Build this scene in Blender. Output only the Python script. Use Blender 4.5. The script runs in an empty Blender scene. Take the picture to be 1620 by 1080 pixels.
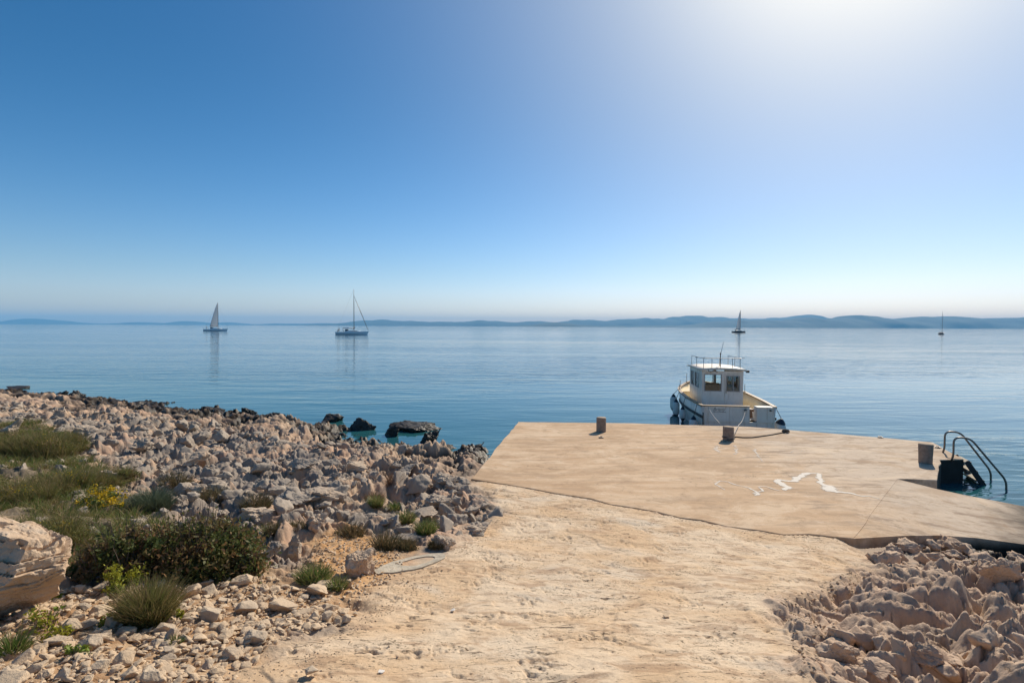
import bpy, bmesh, math, random
import numpy as np
from mathutils import Vector, Matrix, noise as mnoise

random.seed(7)
RNG = np.random.default_rng(11)
S = bpy.context.scene
COL = S.collection
SEA = -0.55
F = 840.0                      # focal length in photo pixels (1620 wide)
CAMZ = 3.0

# ------------------------------------------------------------------ camera
PITCH = math.atan(24.2 / F)
ROLL = math.atan(7.0 / 1620.0)
cam_d = bpy.data.cameras.new("camera")
cam = bpy.data.objects.new("camera", cam_d)
COL.objects.link(cam)
cam_d.sensor_width = 36.0
cam_d.lens = F / 1620.0 * 36.0
cam_d.clip_start = 0.1
cam_d.clip_end = 120000.0
RM = Matrix.Rotation(math.pi / 2 - PITCH, 3, 'X') @ Matrix.Rotation(ROLL, 3, 'Z')
cam.matrix_world = Matrix.Translation((0, 0, CAMZ)) @ RM.to_4x4()
S.camera = cam


def ray(px, py):
    v = RM @ Vector(((px - 810.0) / F, -(py - 540.0) / F, -1.0))
    return v / v.y


def on_z(px, py, z=0.0):
    r = ray(px, py)
    t = (z - CAMZ) / r.z
    return Vector((r.x * t, r.y * t, z))


def at_y(px, py, Y):
    r = ray(px, py)
    return Vector((r.x * Y, Y, CAMZ + r.z * Y))


# ------------------------------------------------------------------ object helpers
def tag(o, label=None, cat=None, group=None, kind=None):
    if label: o["label"] = label
    if cat: o["category"] = cat
    if group: o["group"] = group
    if kind: o["kind"] = kind
    return o


def empty(name, loc=(0, 0, 0), rz=0.0):
    o = bpy.data.objects.new(name, None)
    o.empty_display_size = 0.2
    o.location = loc
    o.rotation_euler = (0, 0, rz)
    COL.objects.link(o)
    return o


def link(name, me, mat=None, parent=None):
    o = bpy.data.objects.new(name, me)
    COL.objects.link(o)
    if mat is not None:
        for m in (mat if isinstance(mat, (list, tuple)) else [mat]):
            me.materials.append(m)
    if parent is not None:
        o.parent = parent
    return o


def mesh_np(name, V, Fc, smooth=False):
    """V (n,3) array, Fc (m,k) array of equal-size faces"""
    me = bpy.data.meshes.new(name)
    V = np.ascontiguousarray(V, dtype=np.float32)
    Fc = np.ascontiguousarray(Fc, dtype=np.int32)
    m, k = Fc.shape
    me.vertices.add(len(V))
    me.vertices.foreach_set("co", V.ravel())
    me.loops.add(m * k)
    me.loops.foreach_set("vertex_index", Fc.ravel())
    me.polygons.add(m)
    me.polygons.foreach_set("loop_start", np.arange(0, m * k, k, dtype=np.int32))
    if smooth:
        me.polygons.foreach_set("use_smooth", np.ones(m, dtype=bool))
    me.update(calc_edges=True)
    me.validate()
    return me


def attr(me, name, arr):
    a = me.attributes.new(name, 'FLOAT', 'POINT')
    a.data.foreach_set("value", np.ascontiguousarray(arr, dtype=np.float32))


class MB:
    """collects simple shapes into one mesh"""
    def __init__(self): self.bm = bmesh.new()

    def box(self, c, s, rot=None, bevel=0.0):
        r = bmesh.ops.create_cube(self.bm, size=1.0)
        M = Matrix.Translation(c) @ (rot.to_4x4() if rot else Matrix.Identity(4)) @ Matrix.Diagonal((*s, 1))
        bmesh.ops.transform(self.bm, matrix=M, verts=r['verts'])
        if bevel:
            es = list({e for v in r['verts'] for e in v.link_edges})
            bmesh.ops.bevel(self.bm, geom=es, offset=bevel, segments=2, affect='EDGES', profile=0.6)
        return self

    def tube(self, pts, rad, seg=8, cap=True):
        pts = [Vector(p) for p in pts]
        n = len(pts)
        rads = rad if isinstance(rad, (list, tuple)) else [rad] * n
        rings = []
        up = None
        for i, p in enumerate(pts):
            d = (pts[min(i + 1, n - 1)] - pts[max(i - 1, 0)]).normalized()
            if up is None:
                up = Vector((0, 0, 1)) if abs(d.z) < 0.9 else Vector((1, 0, 0))
            a = d.cross(up)
            if a.length < 1e-6: a = d.orthogonal()
            a.normalize(); b = a.cross(d).normalized(); up = b
            rings.append([self.bm.verts.new(p + (a * math.cos(2 * math.pi * k / seg) + b * math.sin(2 * math.pi * k / seg)) * rads[i]) for k in range(seg)])
        for i in range(n - 1):
            for k in range(seg):
                self.bm.faces.new((rings[i][k], rings[i][(k + 1) % seg], rings[i + 1][(k + 1) % seg], rings[i + 1][k]))
        if cap:
            self.bm.faces.new(rings[0][::-1]); self.bm.faces.new(rings[-1])
        return self

    def lathe(self, prof, seg=20, c=(0, 0, 0)):
        rings = []
        for r, z in prof:
            if r < 1e-5:
                rings.append([self.bm.verts.new((c[0], c[1], c[2] + z))])
            else:
                rings.append([self.bm.verts.new((c[0] + r * math.cos(2 * math.pi * k / seg), c[1] + r * math.sin(2 * math.pi * k / seg), c[2] + z)) for k in range(seg)])
        for A, B in zip(rings, rings[1:]):
            for k in range(seg):
                q = [A[k % len(A)], A[(k + 1) % len(A)], B[(k + 1) % len(B)], B[k % len(B)]]
                u = []
                for v in q:
                    if v not in u: u.append(v)
                if len(u) >= 3: self.bm.faces.new(u)
        return self

    def face(self, pts):
        self.bm.faces.new([self.bm.verts.new(p) for p in pts]); return self

    def grid(self, rows):
        R = [[self.bm.verts.new(p) for p in r] for r in rows]
        for a, b in zip(R, R[1:]):
            for k in range(len(a) - 1):
                self.bm.faces.new((a[k], a[k + 1], b[k + 1], b[k]))
        return self

    def build(self, name, mat, parent=None, smooth=False, solid=0.0, offset=0.0, sharp=None):
        bmesh.ops.remove_doubles(self.bm, verts=self.bm.verts, dist=1e-5)
        bmesh.ops.recalc_face_normals(self.bm, faces=self.bm.faces)
        if solid:
            me0 = bpy.data.meshes.new(name); self.bm.to_mesh(me0)
            bmesh.ops.solidify(self.bm, geom=self.bm.faces[:], thickness=solid)
            bpy.data.meshes.remove(me0)
        me = bpy.data.meshes.new(name)
        self.bm.to_mesh(me); self.bm.free()
        if smooth:
            for p in me.polygons: p.use_smooth = True
            if sharp is not None: me.set_sharp_from_angle(angle=math.radians(sharp))
        return link(name, me, mat, parent)


def round_path(pts, r=0.1, n=6):
    pts = [Vector(p) for p in pts]
    out = [pts[0]]
    for i in range(1, len(pts) - 1):
        p = pts[i]; a = pts[i - 1] - p; b = pts[i + 1] - p
        q = min(r, a.length * .48, b.length * .48)
        A = p + a.normalized() * q; B = p + b.normalized() * q
        for k in range(n + 1):
            t = k / n
            out.append(A * (1 - t) ** 2 + p * 2 * t * (1 - t) + B * t * t)
    out.append(pts[-1])
    return out


# ------------------------------------------------------------------ numpy noise
def _h(ix, iy, seed):
    h = (ix.astype(np.int64) * 374761393 + iy.astype(np.int64) * 668265263 + seed * 1442695041) & 0xFFFFFFFF
    h = ((h ^ (h >> 13)) * 1274126177) & 0xFFFFFFFF
    h = ((h ^ (h >> 15)) * 2246822519) & 0xFFFFFFFF
    return (h ^ (h >> 16)) & 0xFFFFFFFF


def _r(ix, iy, seed): return _h(ix, iy, seed) / 4294967295.0


def perlin(x, y, seed=0):
    ix = np.floor(x).astype(np.int64); iy = np.floor(y).astype(np.int64)
    fx = x - ix; fy = y - iy
    u = fx * fx * fx * (fx * (fx * 6 - 15) + 10); v = fy * fy * fy * (fy * (fy * 6 - 15) + 10)

    def g(i, j, dx, dy):
        a = _r(i, j, seed) * 2 * math.pi
        return np.cos(a) * dx + np.sin(a) * dy
    n00 = g(ix, iy, fx, fy); n10 = g(ix + 1, iy, fx - 1, fy)
    n01 = g(ix, iy + 1, fx, fy - 1); n11 = g(ix + 1, iy + 1, fx - 1, fy - 1)
    return 1.5 * ((n00 * (1 - u) + n10 * u) * (1 - v) + (n01 * (1 - u) + n11 * u) * v)


def fbm(x, y, seed=0, oct=4, gain=.5):
    s = 0; a = 1; f = 1
    for o in range(oct):
        s = s + a * perlin(x * f, y * f, seed + o * 17); a *= gain; f *= 2.03
    return s


def blocks(x, y, seed, aniso=1.0, tilt=0.8, bias=(0, 0)):
    """tilted rock facets: each Voronoi cell a plateau with its own height and slope; returns height, gap, cell random"""
    ix = np.floor(x).astype(np.int64); iy = np.floor(y).astype(np.int64)
    f1 = np.full(x.shape, 9.0); f2 = np.full(x.shape, 9.0)
    hh = np.zeros(x.shape); rr = np.zeros(x.shape)
    for dx in (-1, 0, 1):
        for dy in (-1, 0, 1):
            cx = ix + dx; cy = iy + dy
            px = cx + _r(cx, cy, seed); py = cy + _r(cx, cy, seed + 1)
            ex = x - px; ey = y - py
            d = np.sqrt(ex * ex + ey * ey)
            near = d < f1
            f2 = np.where(near, f1, np.minimum(f2, d))
            f1 = np.where(near, d, f1)
            a = _r(cx, cy, seed + 2); tx = (_r(cx, cy, seed + 3) - .5) * 2 * tilt + bias[0]; ty = (_r(cx, cy, seed + 4) - .5) * 2 * tilt + bias[1]
            hh = np.where(near, (a - .5) + tx * ex + ty * ey, hh)
            rr = np.where(near, _r(cx, cy, seed + 5), rr)
    return hh, f2 - f1, rr


def facets(x, y, seed, tilt=.5, steep=1.5, bias=(0, 0)):
    """broken rock: every cell a flat-sided block with a tilted top; the highest block wins, so blocks meet in creases"""
    ix = np.floor(x).astype(np.int64); iy = np.floor(y).astype(np.int64)
    best = np.full(x.shape, -9.0); second = np.full(x.shape, -9.0); rr = np.zeros(x.shape)
    for dx in (-1, 0, 1):
        for dy in (-1, 0, 1):
            cx = ix + dx; cy = iy + dy
            ex = x - cx - _r(cx, cy, seed); ey = y - cy - _r(cx, cy, seed + 1)
            th = _r(cx, cy, seed + 2) * 3.14159
            c, s_ = np.cos(th), np.sin(th)
            u = np.abs(ex * c + ey * s_); v = np.abs(-ex * s_ + ey * c)
            w = np.abs(ex * (c + s_) * .7071 + ey * (s_ - c) * .7071)
            d = np.maximum(np.maximum(u, v * (.8 + .6 * _r(cx, cy, seed + 3))), w * .9)
            tx = (_r(cx, cy, seed + 4) - .5) * 2 * tilt + bias[0]; ty = (_r(cx, cy, seed + 5) - .5) * 2 * tilt + bias[1]
            top = .55 * _r(cx, cy, seed + 6) + tx * ex + ty * ey
            val = np.minimum(top, top + steep * (.26 - d)) - .55 * np.maximum(d - .26, 0)
            up = val > best
            second = np.where(up, best, np.maximum(second, val))
            best = np.where(up, val, best)
            rr = np.where(up, _r(cx, cy, seed + 7), rr)
    return best, best - second, rr


def sstep(a, b, x):
    t = np.clip((x - a) / (b - a), 0, 1)
    return t * t * (3 - 2 * t)


def poly_sd(x, y, poly):
    """signed distance to polygon, positive inside"""
    d = np.full(x.shape, 1e9); ins = np.zeros(x.shape, bool)
    n = len(poly)
    for i in range(n):
        ax, ay = poly[i]; bx, by = poly[(i + 1) % n]
        ex, ey = bx - ax, by - ay
        t = np.clip(((x - ax) * ex + (y - ay) * ey) / (ex * ex + ey * ey + 1e-12), 0, 1)
        d = np.minimum(d, np.hypot(x - ax - t * ex, y - ay - t * ey))
        c = ((ay > y) != (by > y)) & (x < (bx - ax) * (y - ay) / (by - ay + 1e-12) + ax)
        ins ^= c
    return np.where(ins, d, -d)


# ------------------------------------------------------------------ jetty outline on the deck plane
CRACK_PX = [(745, 757), (790, 764), (840, 772), (880, 780), (935, 788), (965, 797), (1000, 802), (1040, 809), (1075, 818), (1110, 822), (1150, 832), (1200, 838), (1240, 845), (1280, 844), (1315, 848), (1350, 851)]
CRACK = [on_z(*p) for p in CRACK_PX]
BACK = [on_z(*p) for p in [(1475, 699), (1380, 690.5), (1240, 679), (1185, 674.5), (1060, 671), (1000, 669), (820, 667)]]
R_CORNER = on_z(1524.5, 726)
N_IN = on_z(1487, 727)
N_MID = on_z(1484, 748)
N_FRONT = on_z(1482.5, 759)
CREASE = [on_z(1420, 757), on_z(1400, 783), on_z(1376, 815)]
# deck outline, clockwise from the left front corner along the crack
DECK = CRACK + CREASE[::-1] + [N_FRONT, N_MID, N_IN, R_CORNER] + BACK
DECK_XY = [(p.x, p.y) for p in DECK]
# slipway: plane through the crease, falling to the right
P0 = CREASE[0]; P1 = CRACK[-1]
_e = on_z(1620, 800, -0.36)
n_ = (P1 - P0).cross(_e - P0).normalized()
if n_.z < 0: n_ = -n_


def on_plane(px, py, p=P0, n=n_):
    r = ray(px, py); o = Vector((0, 0, CAMZ))
    return o + r * ((p - o).dot(n) / r.dot(n))


RAMP_FAR = [P0, on_plane(1483, 773), on_plane(1530, 783), on_plane(1620, 800)]
RAMP_FAR.append(P0 + (RAMP_FAR[-1] - P0) * 2.4)
RAMP_NEAR = [P1, on_plane(1430, 846.5), on_plane(1490, 846), on_plane(1545, 850), on_plane(1620, 860)]
RAMP_NEAR.append(RAMP_NEAR[-1] + (RAMP_NEAR[-1] - RAMP_NEAR[-3]) * 1.8)
_q = RAMP_NEAR[-1]; _q.z = P0.z - (n_.x * (_q.x - P0.x) + n_.y * (_q.y - P0.y)) / n_.z
RAMP_XY = [(p.x, p.y) for p in ([P0] + RAMP_FAR[1:] + RAMP_NEAR[::-1][:-1] + [P1, CREASE[2], CREASE[1]])]

# ------------------------------------------------------------------ ground shape
ctrl = []
for p in CRACK: ctrl.append((p.x, p.y, -0.012))
for px in (300, 600, 810, 1020, 1180): ctrl.append((*(on_z(px, 1080, 1.13)).xy, 1.13))
for px, py, z in [(700, 880, .52), (900, 920, .56), (1120, 930, .56), (1250, 920, .42), (850, 830, .2), (1050, 870, .27), (640, 960, .76), (1000, 1000, .84)]:
    ctrl.append((*(on_z(px, py, z)).xy, z))
ctrl += [(0, 0, 1.5), (-6, 2, 1.45), (3, 0, 1.3), (-1.5, .5, 1.5), (-15, 5, 1.3), (8, 0, .5)]
for px, py, z in [(100, 760, .42), (250, 860, .66), (100, 1000, 1.02), (420, 800, .32), (560, 870, .5), (600, 800, .2), (700, 760, -.02), (500, 730, .12),
                  (250, 720, .22), (60, 690, .2), (200, 665, -.02), (0, 640, -.02), (400, 680, -.05), (620, 715, -.15), (0, 870, .75), (400, 950, .84)]:
    ctrl.append((*(on_z(px, py, z)).xy, z))
SHORE_PX = [(-60, 611), (40, 621), (150, 631), (260, 643), (380, 655), (480, 668), (570, 684), (650, 702), (720, 712), (775, 716)]
SHORE = [on_z(px, py, SEA) for px, py in SHORE_PX]
for p in SHORE:
    ctrl.append((p.x, p.y, SEA - .02))
    q = p.xy + Vector((.45, .9)) * 4
    ctrl.append((q.x, q.y, SEA - .9))
ctrl += [(2, 13, -.9), (6, 14, -1.3), (9, 12.5, -1.5), (1, 18, -1.5), (-40, 24, -.2), (-45, 10, 1.6), (-50, 45, -1.8), (12, 16, -1.8), (-30, 8, 1.2)]
for px, py, z in [(1620, 1080, .78), (1450, 1080, .90), (1620, 960, .24), (1450, 960, .44), (1350, 980, .66), (1500, 890, -.22), (1610, 905, -.30), (1700, 900, -.36), (1640, 930, -.2), (1400, 880, -.05), (1330, 880, .06), (1560, 1020, .58)]:
    ctrl.append((*(on_z(px, py, z)).xy, z))
ctrl += [(9.5, 8, -.55), (12, 8, -.8), (9, 5, -.30), (12, 5, -.8), (8, 10, -1.0), (10, 10, -1.3), (6.5, 3, .3), (18, 8, -1.8), (14, 2, -.2)]
ctrl = np.array(ctrl)


def _k(r2): return 0.5 * r2 * np.log(r2 + 1e-9)


_n = len(ctrl)
_A = np.zeros((_n + 3, _n + 3))
_d2 = (ctrl[:, None, 0] - ctrl[None, :, 0]) ** 2 + (ctrl[:, None, 1] - ctrl[None, :, 1]) ** 2
_A[:_n, :_n] = _k(_d2) + np.eye(_n) * .35
_A[:_n, _n] = 1; _A[:_n, _n + 1:] = ctrl[:, :2]
_A[_n, :_n] = 1; _A[_n + 1:, :_n] = ctrl[:, :2].T
_W = np.linalg.solve(_A, np.concatenate([ctrl[:, 2], [0, 0, 0]]))


def base_h(x, y):
    s = _W[_n] + _W[_n + 1] * x + _W[_n + 2] * y
    for i in range(_n):
        s = s + _W[i] * _k((x - ctrl[i, 0]) ** 2 + (y - ctrl[i, 1]) ** 2)
    return np.clip(s, -2.6, 2.6)


def march(px, py, fn, tmax=60):
    r = ray(px, py)
    t = np.concatenate([np.linspace(1.5, 12, 700), np.linspace(12.02, tmax, 700)])
    h = fn(r.x * t, r.y * t)
    z = CAMZ + r.z * t
    k = np.argmax(z < h)
    if not (z < h).any(): k = len(t) - 1
    return Vector((r.x * t[k], t[k], h[k]))


def bpoly(pts): return [tuple(march(px, py, base_h).xy) for px, py in pts]


PATH_POLY = bpoly([(745, 757), (840, 772), (1000, 802), (1150, 832), (1350, 851), (1372, 880), (1335, 905), (1262, 935), (1225, 965), (1240, 1000), (1255, 1040), (1262, 1079)]) + [(1.2, 1.0), (-1.6, 1.0)] + \
    bpoly([(372, 1079), (415, 1035), (500, 1003), (562, 985), (590, 940), (640, 912), (700, 880), (745, 850), (800, 812), (790, 785)])
SOIL_POLY = bpoly([(470, 890), (500, 850), (560, 835), (640, 868), (640, 905), (600, 935), (560, 960), (500, 945)])
GRASS_POLY = bpoly([(-300, 690), (60, 668), (120, 690), (115, 722), (195, 740), (200, 790), (400, 850), (410, 905), (270, 925), (100, 920), (-200, 960)])
LOOSE_POLY = bpoly([(60, 925), (420, 900), (520, 915), (600, 945), (560, 985), (430, 1025), (370, 1079)]) + [(-1.8, 1.2), (-5, 1.2)] + bpoly([(-200, 960)])
# trench of the crack between the deck and the older surface
CR_XY = np.array([(p.x, p.y) for p in CRACK])


def line_d(x, y, L):
    d = np.full(x.shape, 1e9)
    for (ax, ay), (bx, by) in zip(L[:-1], L[1:]):
        ex, ey = bx - ax, by - ay
        t = np.clip(((x - ax) * ex + (y - ay) * ey) / (ex * ex + ey * ey), 0, 1)
        d = np.minimum(d, np.hypot(x - ax - t * ex, y - ay - t * ey))
    return d


PATCH = tuple(march(652, 890, base_h).xy)


def ground(x, y, full=False):
    b = base_h(x, y)
    wob = .22 * fbm(x * 1.6, y * 1.6, 91, 3)
    sp = poly_sd(x, y, PATH_POLY) + wob
    path = sstep(-.34, .16, sp); pedge = sstep(-1.3, -.2, sp)
    soil = sstep(-.25, .2, poly_sd(x, y, SOIL_POLY) + wob)
    grass = sstep(-.35, .3, poly_sd(x, y, GRASS_POLY) + wob)
    loose = sstep(-.3, .3, poly_sd(x, y, LOOSE_POLY) + wob)
    right = sstep(1.0, 2.2, x)
    # rock
    wx = x + .28 * fbm(x * .9, y * .9, 3, 3); wy = y + .28 * fbm(x * .9 + 9, y * .9, 5, 3)
    ca, sa = math.cos(.6), math.sin(.6)
    ux = wx * ca + wy * sa; uy = -wx * sa + wy * ca
    h1, g1, r1 = facets(ux / .98, uy / .60, 21, .45, 1.5, (.08, -.08))
    h2, g2, r2 = facets(ux / .38 + .2 * h1, uy / .25, 41, .5, 1.6, (.1, -.12))
    h3, g3, r3 = facets(wx / .155 + .2 * h2, wy / .115, 61, .5, 1.5)
    fb = fbm(x * 5, y * 5, 77, 4, .55)
    big = fbm(x * .35, y * .35, 15, 3)
    rid = 1 - np.abs(fbm(wx * 2.6, wy * 3.4, 301, 4, .55)) * 1.6
    rid2 = 1 - np.abs(fbm(x * 8, y * 9, 303, 3, .6)) * 1.5
    shore_ = sstep(.15, -.25, b)
    pat = sstep(-.35, .45, fbm(x * .45 + 3, y * .45, 431, 3))
    rock = (.14 + .16 * pat + .10 * shore_) * (h1 - .1) + (.09 + .08 * pat) * (h2 - .1) + .085 * (h3 - .1) + .02 * (facets(wx / .08, wy / .06, 191, .5, 1.4)[0] - .1) + .025 * fb + .04 * (rid - .5) + .022 * (rid2 - .5)
    rock -= .05 * (1 - sstep(0, .10, g1)) + .025 * (1 - sstep(0, .12, g2))
    rock += .14 * big
    # right-hand rocks: smoother flowing strata
    sx = x * math.cos(-.75) + y * math.sin(-.75); sy = -x * math.sin(-.75) + y * math.cos(-.75)
    sw = sx + .25 * fbm(x * .8, y * .8, 33, 3); sv = sy + .2 * fbm(x * .8 + 5, y * .8, 35, 3)
    q1, k1, s1 = facets(sw / 1.2, sv / .52, 121, .35, 1.3, (0, .16))
    q2, k2, s2 = facets(sw / .48 + .2 * q1, sv / .22, 141, .4, 1.4, (0, .12))
    q3, k3, s3 = facets(sw / .17 + .2 * q2, sv / .10, 161, .4, 1.3)
    q4, k4, s4 = facets(wx / .095 + .2 * q3, wy / .07, 181, .5, 1.4)
    rockr = .085 + .15 * (q1 - .12) + .22 * (h1 - .1) + .10 * (q2 - .1) + .16 * (h2 - .1) + .09 * (h3 - .1) + .03 * (q4 - .1) + .022 * fb + .03 * (rid - .5) + .010 * (rid2 - .5) + .02 * fbm(sw * 4, sv * 14, 37, 3)
    rockr -= .10 * (1 - sstep(0, .06, k1)) + .06 * (1 - sstep(0, .08, k2)) + .02 * (1 - sstep(0, .10, k3))
    rock = rock * (1 - right) + rockr * right
    pc = sstep(.85, .35, np.hypot((x - PATCH[0]) / .62, (y - PATCH[1]) / .9)) if PATCH else 0
    amp = (1 - path) * (1 - .93 * soil) * (1 - .6 * grass) * (1 - .8 * loose)
    sd_deck = poly_sd(x, y, DECK_XY)
    near_deck = sstep(0.0, 1.1, -sd_deck)
    amp = amp * (.3 + .7 * near_deck) * (1 - pc) * (1 - .45 * pedge)
    # older path surface: lumpy, pitted, a few raised patches
    pit = sstep(.18, .6, fbm(x * 2.3, y * 3.6, 201, 4)) * sstep(-.1, .5, perlin(x * 14, y * 20, 203) + .5 * perlin(x * 31, y * 37, 204))
    rough = .020 * fbm(x * 1.1, y * 1.1, 207, 4) + .006 * fbm(x * 6, y * 8, 208, 4) - .02 * pit
    pl = fbm(x * .8, y * 1.1, 211, 2)
    rough += .012 * (sstep(.02, .07, pl) - .5)
    z = b + rock * amp + rough * path * sstep(0, .5, np.abs(sd_deck)) + (soil + loose * .8) * (1 - path) * .02 * fbm(x * 9, y * 9, 217, 3)
    crack = line_d(x, y, CR_XY)
    z = z - .035 * (1 - sstep(.0, .018 + .010 * perlin(x * 7, y * 7, 231), crack))
    # keep clear of deck and slipway
    sd_ramp = poly_sd(x, y, RAMP_XY)
    zr = P0.z - (n_.x * (x - P0.x) + n_.y * (y - P0.y)) / n_.z
    z = np.where(sd_deck > .03, np.minimum(z, -.35), np.where(sd_deck > -.02, np.minimum(z, -.012), z))
    z = np.where(sd_ramp > -.12, np.minimum(z, zr - .16 - .5 * sstep(.0, .25, sd_ramp)), z)
    z = np.where((sd_ramp > -1.0) & (x > 4.6), np.minimum(z, zr - .10 + .2 * np.clip(-sd_ramp, 0, 1)), z)
    if not full: return z
    rr = np.where(right > .5, .5 * s1 + .5 * s2, .45 * r1 + .35 * r2 + .2 * r3)
    return z, dict(path=path, soil=np.maximum(soil, .0), grass=grass, loose=loose, cell=rr, right=right)


def gz(x, y): return float(ground(np.array([x]), np.array([y]))[0])


def G(px, py): return march(px, py, ground)


# ------------------------------------------------------------------ materials
def nodes(name):
    m = bpy.data.materials.new(name); m.use_nodes = True
    nt = m.node_tree
    return m, nt, nt.nodes['Principled BSDF']


class NT:
    def __init__(s, nt): s.nt = nt; s.N = nt.nodes; s.L = nt.links

    def _in(s, n, i, v):
        if v is None: return
        if hasattr(v, 'is_linked') or isinstance(v, bpy.types.NodeSocket): s.L.new(v, n.inputs[i])
        else:
            inp = n.inputs[i]
            if inp.type == 'RGBA' and len(v) == 3: v = (*v, 1)
            inp.default_value = v

    def pos(s): return s.N.new('ShaderNodeNewGeometry').outputs['Position']

    def obj(s): return s.N.new('ShaderNodeTexCoord').outputs['Object']

    def rnd(s): return s.N.new('ShaderNodeObjectInfo').outputs['Random']

    def attr(s, a):
        n = s.N.new('ShaderNodeAttribute'); n.attribute_name = a; return n.outputs['Fac']

    def map(s, v, scale=(1, 1, 1), loc=(0, 0, 0), rot=(0, 0, 0)):
        n = s.N.new('ShaderNodeMapping'); s._in(n, 'Vector', v)
        n.inputs['Scale'].default_value = scale; n.inputs['Location'].default_value = loc; n.inputs['Rotation'].default_value = rot
        return n.outputs[0]

    def noise(s, v, scale, detail=4, rough=.55, dist=0.0, color=False):
        n = s.N.new('ShaderNodeTexNoise'); s._in(n, 'Vector', v)
        n.inputs['Scale'].default_value = scale; n.inputs['Detail'].default_value = detail
        n.inputs['Roughness'].default_value = rough; n.inputs['Distortion'].default_value = dist
        return n.outputs['Color' if color else 'Fac']

    def voro(s, v, scale, feat='F1', out='Distance'):
        n = s.N.new('ShaderNodeTexVoronoi'); n.feature = feat; s._in(n, 'Vector', v); n.inputs['Scale'].default_value = scale
        return n.outputs[out]

    def ramp(s, f, a, b, lo=0.0, hi=1.0):
        n = s.N.new('ShaderNodeMapRange'); n.interpolation_type = 'SMOOTHSTEP'
        s._in(n, 0, f); n.inputs[1].default_value = a; n.inputs[2].default_value = b; n.inputs[3].default_value = lo; n.inputs[4].default_value = hi
        return n.outputs[0]

    def mix(s, f, a, b, mode='MIX'):
        n = s.N.new('ShaderNodeMix'); n.data_type = 'RGBA'; n.blend_type = mode
        s._in(n, 0, f); s._in(n, 6, a); s._in(n, 7, b)
        return n.outputs[2]

    def math(s, op, a, b=None):
        n = s.N.new('ShaderNodeMath'); n.operation = op; s._in(n, 0, a); s._in(n, 1, b); return n.outputs[0]

    def sep(s, v):
        n = s.N.new('ShaderNodeSeparateXYZ'); s._in(n, 0, v); return n.outputs

    def bump(s, h, strength=.5, dist=.02, normal=None):
        n = s.N.new('ShaderNodeBump'); s._in(n, 'Height', h); n.inputs['Strength'].default_value = strength; n.inputs['Distance'].default_value = dist
        if normal is not None: s._in(n, 'Normal', normal)
        return n.outputs[0]


def simple(name, col, rough=.5, metal=0.0, var=.12, scale=8.0, bump=0.0, spec=.5, dirt=None):
    m, nt, b = nodes(name); t = NT(nt)
    n = t.noise(t.obj(), scale, 5, .6)
    dark = tuple(c * (1 - var) for c in col); lite = tuple(min(1, c * (1 + var)) for c in col)
    c = t.mix(t.ramp(n, .3, .7), dark, lite)
    if dirt: c = t.mix(t.ramp(t.noise(t.obj(), scale * .4, 6, .7, .6), .55, .75), c, dirt)
    nt.links.new(c, b.inputs['Base Color'])
    b.inputs['Roughness'].default_value = rough; b.inputs['Metallic'].default_value = metal
    b.inputs['Specular IOR Level'].default_value = spec
    if bump:
        nt.links.new(t.bump(t.noise(t.obj(), scale * 4, 6, .65), bump, .01), b.inputs['Normal'])
    return m


TAN = (.50, .35, .235)
TAN2 = (.58, .44, .31)
PINK = (.46, .30, .21)
GREY = (.25, .22, .19)
DGREY = (.10, .092, .085)
WET = (.022, .016, .011)


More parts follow.
